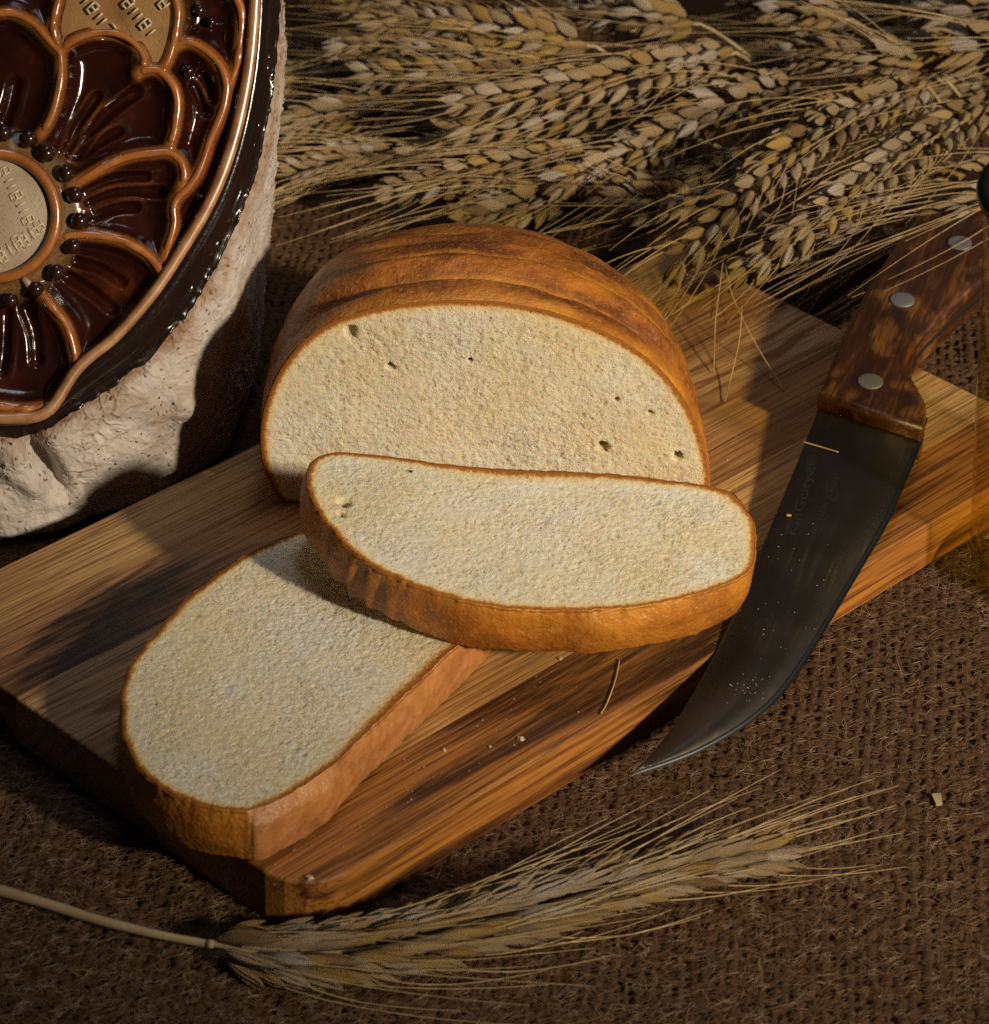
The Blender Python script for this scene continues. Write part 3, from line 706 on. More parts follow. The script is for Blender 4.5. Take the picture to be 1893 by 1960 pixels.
    for (x, y) in [(1666, 729), (1727, 573), (1837, 464)]:
        c = tl(at_plane(x, y, kp0 + kn * 0.0086, kn))[0]
        k = 28; a = np.linspace(0, 2 * math.pi, k, endpoint=False)
        R = 0.0050
        V = np.concatenate([np.stack([c[0] + r * np.cos(a), c[1] + r * np.sin(a), np.full(k, c[2] + z)], 1) for r, z in [(R, -0.0015), (R, 0.0001), (R * 0.93, 0.00022), (R * .5, 0.0003)]] + [np.array([[c[0], c[1], c[2] + 0.00032]])])
        link('rivet', mesh_np('rivet', V, [grid_faces(4, k, True), np.stack([3 * k + np.arange(k), 3 * k + (np.arange(k) + 1) % k, np.full(k, 4 * k)], 1)]), M_rivet, root)
    # stamped lettering near the heel
    def lettering(txt, p_start, p_end, size, name):
        cu = bpy.data.curves.new(name, 'FONT'); cu.body = txt; cu.size = size; cu.extrude = 0.00002; cu.space_character = 1.1
        fo = bpy.data.objects.new(name, cu); COL.objects.link(fo)
        bpy.context.view_layer.update()
        me = bpy.data.meshes.new_from_object(fo.evaluated_get(bpy.context.evaluated_depsgraph_get()))
        bpy.data.objects.remove(fo, do_unlink=True)
        a, b = tl(kpt(*p_start))[0], tl(kpt(*p_end))[0]
        co = np.zeros(len(me.vertices) * 3); me.vertices.foreach_get('co', co); co = co.reshape(-1, 3)
        wdt = co[:, 0].max(); d = (b - a)[:2]; Ld = np.linalg.norm(d); d /= Ld; u = np.array([-d[1], d[0]])
        xy = np.outer(co[:, 0] * Ld / wdt, d) + np.outer(co[:, 1] * 0.92, u)
        co2 = np.stack([a[0] + xy[:, 0], a[1] + xy[:, 1], a[2] + 0.00098 + co[:, 2]], 1)
        me.vertices.foreach_set('co', co2.ravel()); me.update(); me.materials.clear()
        link(name, me, M_engr, bl)
    lettering('KinGcity®', (1522, 1030), (1562, 893), 0.0052, 'stamped_name')
    lettering('KITCHEN KNIFE', (1556, 1040), (1607, 914), 0.0032, 'stamped_line')
    a, b = tl(kpt(1534, 1030))[0], tl(kpt(1588, 915))[0]; pv = unit(np.array([-(b - a)[1], (b - a)[0], 0])) * 0.00009
    link('stamped_rule', mesh_np('stamped_rule', np.array([a + pv, b + pv, b - pv, a - pv]) + [0, 0, 0.00101], np.array([[0, 3, 2, 1]]), False), M_engr, bl)
    return root
build_knife()

# ------------------------------------------------------------------ ceramic pot with a slanting relief face
def build_pot():
    view = unit(-ray(250, 400)); fn = unit(view + np.array([0.03, 0.0, 0.04]))
    base_front = at(110, 1012, 0.0)
    low = at(20, 800, 0.0545)                                  # lowest rim point, above the base front
    fp0 = low
    fx = unit(np.cross(np.array([0, 0, 1.0]), fn)); fx = fx if fx[0] > 0 else -fx; fy = np.cross(fn, fx)
    def fpt(px, py, h=0.0): return at_plane(px, py, fp0, fn) + fn * h
    rim = [(92, 786), (150, 704), (225, 640), (292, 562), (342, 488), (400, 390), (440, 292), (468, 180), (483, 70), (487, -40), (470, -150), (410, -250), (300, -320), (150, -360), (0, -370),
           (-150, -360), (-300, -320), (-410, -240), (-480, -120), (-505, 20), (-495, 170), (-455, 310), (-390, 430), (-300, 560), (-210, 680), (-120, 770), (-40, 796), (30, 800)]
    band = [(88, 806), (190, 770), (280, 712), (352, 640), (405, 560), (455, 455), (490, 350), (518, 210), (530, 80), (531, -50), (512, -175), (445, -285), (325, -360), (160, -405), (0, -415),
            (-160, -405), (-325, -360), (-450, -270), (-525, -135), (-552, 20), (-542, 180), (-500, 330), (-430, 460), (-335, 600), (-235, 725), (-135, 805), (-45, 822), (25, 824)]
    M = 640
    R2 = smooth(rim, M, True); B2 = smooth(band, M, True)
    B2 = R2 + (B2 - R2) * 0.54; rimP = np.array([fpt(*p) for p in R2]); bandP = np.array([fpt(x, y, -0.010) for x, y in B2])
    root = empty('ceramic_pot', tuple(base_front)); O = np.array(root.location)
    tag(root, 'ceramic pot with rough pale wall and glossy brown flower relief face', 'pot')
    # foot on the cloth
    foot = [(185, 985), (270, 962), (350, 925), (420, 875), (456, 815), (474, 740), (480, 650), (472, 560), (446, 480), (415, 415), (350, 370), (260, 335), (150, 315), (30, 310), (-90, 315),
            (-210, 335), (-310, 370), (-390, 425), (-440, 500), (-465, 590), (-462, 690), (-430, 790), (-375, 880), (-290, 950), (-190, 1000), (-80, 1028), (20, 1030), (105, 1015)]
    F2 = smooth(foot, M, True); footP = np.array([at(x, y, 0.0006) for x, y in F2])
    rows = 110; Wl = []; gl = []
    s = np.arange(M) / M; cen = footP.mean(0)
    for r in range(rows):
        f = r / (rows - 1)
        P = bandP * (1 - f) + footP * f
        horiz = P - cen; horiz[:, 2] = 0; horiz /= np.linalg.norm(horiz, axis=1)[:, None]
        bul = 0.0010 + 0.0105 * (1 - math.exp(-f / 0.05)) * (1 - f) ** 0.75
        if f > 0.94: bul -= 0.004 * ((f - 0.94) / 0.06) ** 2
        # vertical folds in the wall and a few soft lumps
        fold = np.zeros(M)
        for c, w, d in [(0.987, 0.0065, 0.015), (0.955, 0.012, 0.004), (0.93, 0.016, 0.003), (0.16, 0.02, 0.002), (0.55, 0.015, .008), (0.75, .012, .008), (0.35, .015, .008)]:
            dd = np.abs((s - c + 0.5) % 1 - 0.5); fold -= d * np.exp(-(dd / w) ** 2) * math.sin(math.pi * min(1, f * 1.3 + 0.05))
        lump = 0.0030 * vnoise(s * 40, f * 4, 3) + 0.0008 * vnoise(s * 110, f * 13, 6)
        knob = 0.006 * np.exp(-(((s - 0.075) / 0.010) ** 2 + ((f - 0.42) / 0.10) ** 2))
        Wl.append(P + horiz * (bul + fold + lump * min(1, r / 8) + knob)[:, None])
        edge = np.clip(1 - f / (0.06 + 0.05 * (vnoise(s * 60, 0, 2) + 0.5)), 0, 1) ** 0.6
        side = np.clip((s - 0.14) / 0.12, 0, 1) * np.clip((0.75 - s) / 0.1, 0, 1)
        gl.append(np.clip(edge + 0.45 * side * (0.6 + vnoise(s * 30, f * 9, 13)) + 0.9 * np.clip((0.15 - f) / 0.15, 0, 1) * (0.6 + vnoise(s * 40, f * 6, 7)), 0, 1))
    link('wall', mesh_np('wall', np.concatenate(Wl) - O, grid_faces(rows, M, True), attrs={'glz': np.concatenate(gl)}), M_stone, root)
    # glazed shoulder between the lip and the bare wall, with a beaded runny lower edge
    V = []; K = 26
    horiz = bandP - cen; horiz[:, 2] = 0; horiz /= np.linalg.norm(horiz, axis=1)[:, None]
    dwn = footP - bandP; dwn /= np.linalg.norm(dwn, axis=1)[:, None]
    outd = bandP - rimP; outd /= np.linalg.norm(outd, axis=1)[:, None]
    for r in range(K):
        f = r / (K - 1); hump = 0.0045 * math.sin(math.pi * f) ** 0.8
        P = rimP * (1 - f) + (bandP + horiz * 0.0036) * f + fn * hump
        bead = 0.0014 * math.exp(-((f - 0.93) / 0.06) ** 2) * (0.5 + 2.2 * np.abs(vnoise(s * 190, f * 3, 9)))
        P = P + fn * bead[:, None]
        V.append(P)
    run = 0.0024 + 0.0020 * vnoise(s * 210, 0, 5) + 0.0018 * vnoise(s * 75, 0, 8); bd = 0.0011 * np.abs(vnoise(s * 260, 2, 9)) * 2
    V.append(bandP + horiz * (0.0052 + bd)[:, None] + dwn * (run * 0.45)[:, None]); V.append(bandP + horiz * (0.0058 + bd)[:, None] + dwn * (run * 0.8)[:, None])
    V.append(bandP + horiz * (0.0048 + bd)[:, None] + dwn * (run * 1.02)[:, None]); V.append(bandP - horiz * 0.002 + dwn * (run * 1.0)[:, None])
    link('glazed_shoulder', mesh_np('glazed_shoulder', np.concatenate(V) - O, grid_faces(K + 4, M, True)), M_dark, root)
    # lip
    lipR = 0.0021 + 0.0004 * vnoise(s * 20, 0, 4)
    cl = np.concatenate([rimP, rimP[:1]])
    v, f_ = tube(cl + fn * 0.0012, np.append(lipR, lipR[0]), 10, False)
    link('lip', mesh_np('lip', v - O, f_), M_lip, root)
    # relief: heightfield dish that hollows between the ridges
    z1 = 0.3033
    ridges = {
        'petal_ridge': [
            [(-40, 40), (-20, 28), (0, 24), (18, 23), (39, 30), (64, 45), (85, 67), (103, 88), (114, 100), (117, 127), (115, 158), (109, 188), (100, 218), (88, 243), (76, 258)],
            [(114, -20), (112, 0), (106, 24), (102, 49), (106, 73), (114, 88)],
            [(116, 97), (136, 79), (164, 67), (194, 62), (224, 64), (249, 76), (267, 94), (276, 115), (271, 134)],
            [(264, 141), (282, 133), (303, 135), (321, 149), (335, 170), (340, 197), (338, 224), (334, 252), (325, 279)],
            [(136, 355), (167, 337), (197, 320), (227, 306), (258, 297), (288, 293), (318, 291), (337, 299), (349, 315), (353, 337), (346, 360)],
            [(335, 90), (358, 80), (382, 88), (406, 106), (425, 130), (434, 161), (431, 191), (422, 224), (403, 267), (391, 303), (376, 337), (358, 361), (340, 379), (332, 400), (334, 425), (329, 449), (321, 473), (314, 497)],
            [(112, 456), (140, 450), (170, 449), (212, 455), (249, 467), (282, 488), (303, 512), (311, 534), (303, 551)],
            [(82, 566), (103, 591), (124, 618), (136, 648), (143, 679), (147, 700)],
            [(330, -20), (337, 0), (341, 24), (338, 55), (331, 88), (322, 115), (312, 131)],
            [(440, -30), (462, 20), (460, 80), (452, 130), (437, 165)],
            [(-60, 770), (-20, 776), (10, 780), (40, 783), (66, 782), (90, 778)],
            [(-60, 560), (-80, 600), (-100, 650), (-110, 700), (-112, 745)],
        ]}
    px_m = np.linalg.norm(fpt(250, 400) - fpt(251, 400))
    rl = [smooth(r, 60) for r in ridges['petal_ridge']]
    cx, cy = -12, 413
    ringp = np.stack([cx + 120 * np.cos(np.linspace(0, 2 * np.pi, 160)), cy + 120 * np.sin(np.linspace(0, 2 * np.pi, 160))], 1)
    mx, my = 232, 22                                             # second medallion, cut by the frame
    grv = []
    def g_(a, b, c, w=9): grv.append((smooth([a, b, c], 30), w))
    g_((128, 290), (152, 235), (186, 182), 9); g_((140, 295), (200, 222), (262, 174), 11); g_((150, 300), (190, 270), (228, 250), 9)
    g_((160, 365), (215, 342), (280, 337), 9); g_((170, 386), (235, 366), (308, 366), 10); g_((178, 410), (220, 396), (258, 394), 11)
    g_((145, 500), (190, 512), (235, 540), 9); g_((130, 528), (180, 560), (215, 590), 10); g_((5, 235), (18, 200), (28, 158), 12); g_((-30, 235), (-36, 200), (-45, 165), 11)
    g_((50, 590), (66, 640), (70, 690), 11); g_((10, 600), (8, 660), (2, 710), 11); g_((385, 140), (400, 160), (408, 190), 8); g_((372, 160), (386, 190), (396, 215), 8)
    gx = np.arange(-520, 500, 4.4); gy = np.arange(-385, 812, 4.4)
    GX, GY = np.meshgrid(gx, gy); Q = np.stack([GX.ravel(), GY.ravel()], 1)
    # inside the rim
    poly = R2; inside = np.zeros(len(Q), bool); j = M - 1
    for i in range(M):
        xi, yi = poly[i]; xj, yj = poly[j]
        cnd = ((yi > Q[:, 1]) != (yj > Q[:, 1])) & (Q[:, 0] < (xj - xi) * (Q[:, 1] - yi) / (yj - yi + 1e-9) + xi); inside ^= cnd; j = i
    def dist(P, lines):
        d = np.full(len(P), 1e9)
        for l in lines:
            for a in range(0, len(l), 1):
                d = np.minimum(d, (P[:, 0] - l[a, 0]) ** 2 + (P[:, 1] - l[a, 1]) ** 2)
        return np.sqrt(d)
    dr = dist(Q, rl); drim = dist(Q, [R2[::2]]); rc = np.hypot(Q[:, 0] - cx, Q[:, 1] - cy); rm = np.hypot(Q[:, 0] - mx, (Q[:, 1] - my))
    dn = np.minimum(dr, np.minimum(drim, np.abs(rc - 120)))
    h = -0.0065 * (1 - np.exp(-(dn / 24) ** 2))
    h = np.where(rc < 175, np.maximum(h, -0.0026 - 0.0042 * np.clip((rc - 140) / 35, 0, 1)), h)
    h = np.where(rc < 122, -0.0035, h)
    m2 = np.clip((70 - rm) / 12, 0, 1); h = h * (1 - m2) + m2 * -0.003
    groove = np.zeros(len(Q))
    for l, w in grv:
        d = dist(Q, [l]); e = np.exp(-(d / w) ** 2); groove += e; h -= 0.0024 * e - 0.0005 * np.exp(-((d - w * 1.7) / (w * .55)) ** 2)
    thin = 0.95 * np.exp(-(np.maximum(dn - 5, 0) / 8.0) ** 2)
    for l, w in grv: d = dist(Q, [l]); thin += 0.26 * np.exp(-((d - w * 1.6) / (w * .42)) ** 2) * (1 if l[0][0] > 120 else .7)
    tan = np.clip(1 - np.abs(rc - 140) / 36, 0, 1) ** 0.7 * (rc > 100) + 0.55 * np.clip(1 - (rm - 80) / 60, 0, 1) * (rm > 75) * (Q[:, 0] > 250)
    P = np.array([fpt(x, y, 0) for x, y in Q]) + np.outer(h, fn)
    P[:, :] += np.outer(0.0004 * vnoise(Q[:, 0] * .03, Q[:, 1] * .03, 6), fn)
    gf = grid_faces(len(gy), len(gx)); keep = inside[gf].all(1)
    # close the last sliver to the rim by snapping
    near = (~inside) & (drim < 7); inside2 = inside | near; keep = inside2[gf].all(1)
    used = np.unique(gf[keep]); remap = -np.ones(len(Q), int); remap[used] = np.arange(len(used))
    link('relief_dish', mesh_np('relief_dish', (P - O)[used], remap[gf[keep]][:, ::-1] if np.dot(np.cross(P[gf[keep][0][1]] - P[gf[keep][0][0]], P[gf[keep][0][3]] - P[gf[keep][0][0]]), fn) < 0 else remap[gf[keep]],
         attrs={'thin': np.clip(thin, 0, 1)[used], 'tan': np.clip(tan, 0, 1)[used]}), M_dish, root)
    for l in rl:
        n = len(l); C = np.array([fpt(x, y, -0.0010) for x, y in l]); ends = np.clip(np.minimum(np.arange(n), n - 1 - np.arange(n)) / 3.0, 0.35, 1)
        wv = 1 + 0.5 * vnoise(np.arange(n) * 0.12, 0, int(l[0][0]) % 17)
        v, f_ = tube(C, 0.0015 * ends * wv, 14); cr_ = np.concatenate([np.repeat(C, 14, 0), C[[0, -1]]]); uu = v - cr_
        crown = (uu @ fn) / (np.linalg.norm(uu, axis=1) + 1e-9)
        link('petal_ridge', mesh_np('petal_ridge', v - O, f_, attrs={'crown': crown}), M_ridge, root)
    C = np.array([fpt(x, y, -0.0004) for x, y in ringp]); v, f_ = tube(C, 0.0022, 14, False); uu = v - np.repeat(C, 14, 0)
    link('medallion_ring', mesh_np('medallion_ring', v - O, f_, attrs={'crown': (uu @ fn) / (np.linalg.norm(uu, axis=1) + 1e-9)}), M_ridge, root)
    def disc(cx, cy, r, hgt, mat, name):
        k = 72; a = np.linspace(0, 2 * np.pi, k, endpoint=False)
        V = np.concatenate([np.array([fpt(cx + r * q * np.cos(t), cy + r * q * np.sin(t), hgt + 0.0012 * (1 - q * q)) for t in a]) for q in (1.0, .75, .5, .25)] + [fpt(cx, cy, hgt + 0.0012)[None]])
        F = [grid_faces(4, k, True)[:, ::-1], np.stack([3 * k + (np.arange(k) + 1) % k, 3 * k + np.arange(k), np.full(k, 4 * k)], 1)]
        F = [f[:, ::-1] for f in F]
        return link(name, mesh_np(name, V - O, F), mat, root)
    med = disc(cx, cy, 112, -0.0016, M_med, 'medallion'); med2p = [(112, -60), (104, 49), (114, 88), (136, 79), (164, 67), (194, 62), (224, 64), (249, 76), (267, 94), (276, 115), (285, 130), (303, 133), (318, 118), (331, 88), (338, 55), (341, 24), (335, -60), (225, -110)]
    mp_ = smooth(med2p, 90, True); cc_ = np.array([222, 10])
    V = np.concatenate([np.array([fpt(*(cc_ + (q_ - cc_) * k_), -0.0021) for q_ in mp_]) for k_ in (1.0, .66, .33)] + [fpt(222, 10, -0.0021)[None]])
    Fm = [grid_faces(3, 90, True), np.stack([180 + np.arange(90), 180 + (np.arange(90) + 1) % 90, np.full(90, 270)], 1)]
    med2 = link('medallion', mesh_np('medallion', V - O, Fm), M_med2, root); med2['label'] = 'amber upper medallion'; med['label'] = 'beige speckled medallion at the flower centre'
    # stamped tally marks: short raised bars and little boxes on crossing bands
    def marks(cx, cy, r, ang0, name, par, mat, bands, ymax=9999):
        parts = []
        def bar(x0, y0, x1, y1):
            if max(math.hypot(x0 - cx, y0 - cy), math.hypot(x1 - cx, y1 - cy)) > r: return
            if max(y0, y1) > ymax + max(0, (x0 - 225) * 0.9): return
            dd = lambda x, y: -0.0016 + 0.0012 * (1 - ((x - cx) ** 2 + (y - cy) ** 2) / r ** 2 * 0.85) + 0.0001
            v, f_ = tube(np.array([fpt(x0, y0, dd(x0, y0)), fpt((x0 + x1) / 2, (y0 + y1) / 2, dd((x0 + x1) / 2, (y0 + y1) / 2)), fpt(x1, y1, dd(x1, y1))]), 0.00042, 5); parts.append((v, f_))
        rng = random.Random(4)
        for bi, (ox, oy, a) in enumerate(bands):
            a = math.radians(a + ang0); d = (math.cos(a), math.sin(a)); p = (-d[1], d[0])
            for k in range(-7, 8):
                x, y = cx + ox + d[0] * k * 13, cy + oy + d[1] * k * 13; w = 9 if (k + bi) % 4 else 11
                bar(x - p[0] * w, y - p[1] * w, x + p[0] * w, y + p[1] * w)
                if (k + bi) % 4 == 0:
                    for q in (-w, w, 0): bar(x + p[0] * q, y + p[1] * q, x + p[0] * q + d[0] * 13, y + p[1] * q + d[1] * 13)
        V, F = join(parts); link(name, mesh_np(name, V - O, F), mat, par)
        par_o = bpy.data.objects[par.name]
    marks(cx, cy, 104, 0, 'stamped_marks', med, M_mark, [(40, -45, 64), (50, 45, -36), (-30, 0, 64), (0, 90, -36)]); marks(222, 0, 104, 8, 'stamped_marks', med2, M_mark, [(20, 0, 44), (-40, 20, 44), (72, -20, 44)], 56)
    # beads round the medallion
    bm = bmesh.new(); bmesh.ops.create_uvsphere(bm, u_segments=20, v_segments=12, radius=17 * px_m); bead_me = bm_mesh('bead', bm, True); bead_me.materials.append(M_bead)
    for (x, y, r) in [(6, 254, 17), (-36, 262, 17), (54, 265, 18), (88, 293, 18), (126, 331, 17), (143, 372, 16.5), (152, 423, 17), (139, 470, 16), (107, 521, 17), (68, 553, 16), (20, 575, 15), (382, 18, 13), (361, 134, 13), (385, 381, 12), (405, 40, 10)]:
        o = link('bead', bead_me, None, root); o.scale = (r / 17,) * 3; o.location = Vector(fpt(x, y, -0.0010 if x < 200 else -0.0036) - O)
    # clay nib below the ring
    v, f_ = tube(np.array([fpt(44, 532, -.001), fpt(56, 545, -.0012), fpt(64, 556, -.002)]), [0.0012, 0.0016, 0.0012], 8)
    link('clay_nib', mesh_np('clay_nib', v - O, f_), M_med, root)
build_pot()

# ------------------------------------------------------------------ wheat
def grain_mesh(name, w, t, seed, spread):
    """husked grain 1 long along +Y: pointed keeled kernel clasped by two thin papery husks that part at the tip"""
    rng = random.Random(seed); rings = [(0.0, .15), (.07, .55), (.2, .9), (.36, 1.0), (.55, .88), (.74, .56), (.9, .22), (1.0, .02)]
    sd = 8; V = []
    for y, r in rings:
        for k in range(sd):
            a = 2 * math.pi * k / sd
            x = math.cos(a) * w * r; z = math.sin(a) * t * r
            if k == 2: z += 0.035 * r
            V.append((x + 0.014 * (rng.random() - .5), y, z - 0.12 * (y - 0.5) ** 2 + 0.012 * (rng.random() - .5)))
    q = np.arange(sd); parts = [(np.array(V), [grid_faces(len(rings), sd, True)[:, ::-1]])]
    for sg in (-1, 1):                                       # papery side husks
        B = []
        L = 0.80 + 0.22 * rng.random()
        for y in np.linspace(0.02, 1, 6):
            r = math.sin(math.pi * min(1, y * 0.92 + 0.06)) ** 0.7
            sp = spread * max(0, y - 0.35) * sg * (0.7 + 0.6 * rng.random())
            for (ax, az) in ((1.02, -0.75), (1.12, 0.05), (0.62, 0.92)):
                B.append((sg * ax * w * r + sp, y * L, az * t * r * 1.08 + 0.02 - 0.10 * (y - .5) ** 2 + 0.3 * abs(sp)))
        parts.append((np.array(B), [grid_faces(6, 3)]))
    V, F = join(parts)
    return mesh_np(name, V, F)
G_wide = [grain_mesh('grain', .160, .165, i, o) for i, o in enumerate([.03, .22, .1, .35])]
G_slim = [grain_mesh('grain', .105, .105, i + 9, o) for i, o in enumerate([.05, .12, .08, .18])]
for g in G_wide + G_slim: g.materials.append(M_grain)

def build_ear(px, z, label, seed, glen=0.0105, nodes=24, awn=(0.045, 0.085), roll=0.0, slim=False, width=1.0, stem=0.05, stem_px=None, fan=0.16, awns_n=0.62, tight=1.0, bias=(0, 0), group='wheat ears in the sheaf'):
    """px: pixel path from the base to the tip; z: heights at base and tip"""
    rng = random.Random(seed); G = G_slim if slim else G_wide
    n = 60; L2 = smooth(px, n); zz = np.interp(np.linspace(0, 1, n), np.linspace(0, 1, len(z)), z)
    P = np.array([at(x, y, h) for (x, y), h in zip(L2, zz)])
    seg = np.linalg.norm(np.diff(P, axis=0), axis=1); S = np.concatenate([[0], np.cumsum(seg)]); Lt = S[-1]
    tan = np.gradient(P, axis=0); tan /= np.linalg.norm(tan, axis=1)[:, None]
    root = empty('wheat_ear', tuple(P[0])); O = P[0]
    tag(root, label, 'wheat ear', group)
    nodes = int(Lt / (0.0040 if not slim else 0.0044)) if nodes is None else nodes
    awn_parts = []
    def make_awn(p, d, t, L):
        k = 6; side = np.array([rng.gauss(0, 1), rng.gauss(0, 1), rng.gauss(0, .6)]) * 0.16
        pts = [p]; dd = unit(d)
        for i in range(k):
            f = i / k
            dd = unit(dd * 0.8 + t * 0.2 + side * 0.12 + np.array([bias[0], bias[1], -0.015]))
            q = pts[-1] + dd * L / k
            if q[2] < 0.002: q[2] = 0.002
            pts.append(q)
        awn_parts.append(tube(np.array(pts), np.linspace(0.00026, 0.00009, k + 1), 3, False))
    for i in range(nodes):
        f = (i + 0.4) / nodes; s = f * Lt
        p = np.array([np.interp(s, S, P[:, k]) for k in range(3)]); t = unit(np.array([np.interp(s, S, tan[:, k]) for k in range(3)]))
        b = unit(np.array([0, -0.55, 1.0]) - t * np.dot(t, [0, -0.55, 1.0])); sdv = np.cross(t, b)
        ro = roll + rng.gauss(0, 0.06); b, sdv = b * math.cos(ro) + sdv * math.sin(ro), sdv * math.cos(ro) - b * math.sin(ro)
        sg = 1 if i % 2 else -1
        prof = (0.62 + 0.38 * math.sin(math.pi * min(1, f * 1.15 + 0.12))) * width * (1 - 0.35 * max(0, f - .8) / .2)
        fl = [(0.0040, 0.0004, 0.70, 0.08), (0.0019, 0.0038, 0.30, 0.24), (0.0022, -0.0030, 0.34, -0.15)]
        for j, (so, bo, sa, ba) in enumerate(fl):
            if j == 2 and rng.random() < 0.35: continue
            pos = p + sdv * sg * so * prof + b * bo * prof
            d = unit(t + sdv * sg * (sa + rng.gauss(0, .07)) * (0.8 if slim else 1) * tight + b * (ba + rng.gauss(0, .06)))
            up = unit(b * (0.9 if j != 2 else -0.6) + sdv * sg * (0.8 if j == 0 else 0.35)); up = unit(up - d * np.dot(up, d)); x = np.cross(d, up)
            gl = glen * 1.24 * (0.86 + 0.26 * rng.random()) * (0.8 + 0.2 * prof)
            o = bpy.data.objects.new('grain', G[rng.randrange(4)]); COL.objects.link(o); o.parent = root
            wsc = gl * (0.85 + 0.3 * rng.random())
            o.matrix_local = Matrix([[x[0] * wsc, d[0] * gl, up[0] * wsc, pos[0] - O[0]], [x[1] * wsc, d[1] * gl, up[1] * wsc, pos[1] - O[1]], [x[2] * wsc, d[2] * gl, up[2] * wsc, pos[2] - O[2]], [0, 0, 0, 1]])
            if rng.random() < (0.85 if j < 2 else 0.5) * awns_n:
                dj = unit(t * 1.0 + (d - t) * 0.75 + np.array([rng.gauss(0, fan), rng.gauss(0, fan), rng.gauss(0, fan * .6)]) * 0.5)
                make_awn(pos + d * gl * 0.96, dj, t, rng.uniform(*awn) * (1.15 - 0.5 * f))
    if awn_parts:
        V, F = join(awn_parts); a = link('awns', mesh_np('awns', V - O, F), M_awn, root); a['kind'] = 'stuff'
    # rachis and stem
    if stem_px: sp = np.array([at(x, y, h) for x, y, h in stem_px]); st = np.concatenate([smooth(sp, 24), P[:-4]])
    else: bk = P[0] - tan[0] * stem * np.linspace(1, 0.05, 8)[:, None]; bk[:, 2] = P[0][2] + (0.003 - P[0][2]) * np.linspace(1, 0.0, 8) ** 1.2; st = np.concatenate([bk, P[:-4]])
    nb = len(st) - (n - 4)
    rad = np.concatenate([np.full(nb, 0.0009 if not stem_px else 0.0021), np.linspace(0.0009, 0.0006, n - 4)])
    if stem_px: rad[:nb] = np.linspace(0.0021, 0.0013, nb) * (1 + 0.12 * vnoise(np.arange(nb) * .5, 0, 2))
    v, f_ = tube(st, rad, 8); link('stem', mesh_np('stem', v - O, f_), M_stem, root)
    return root

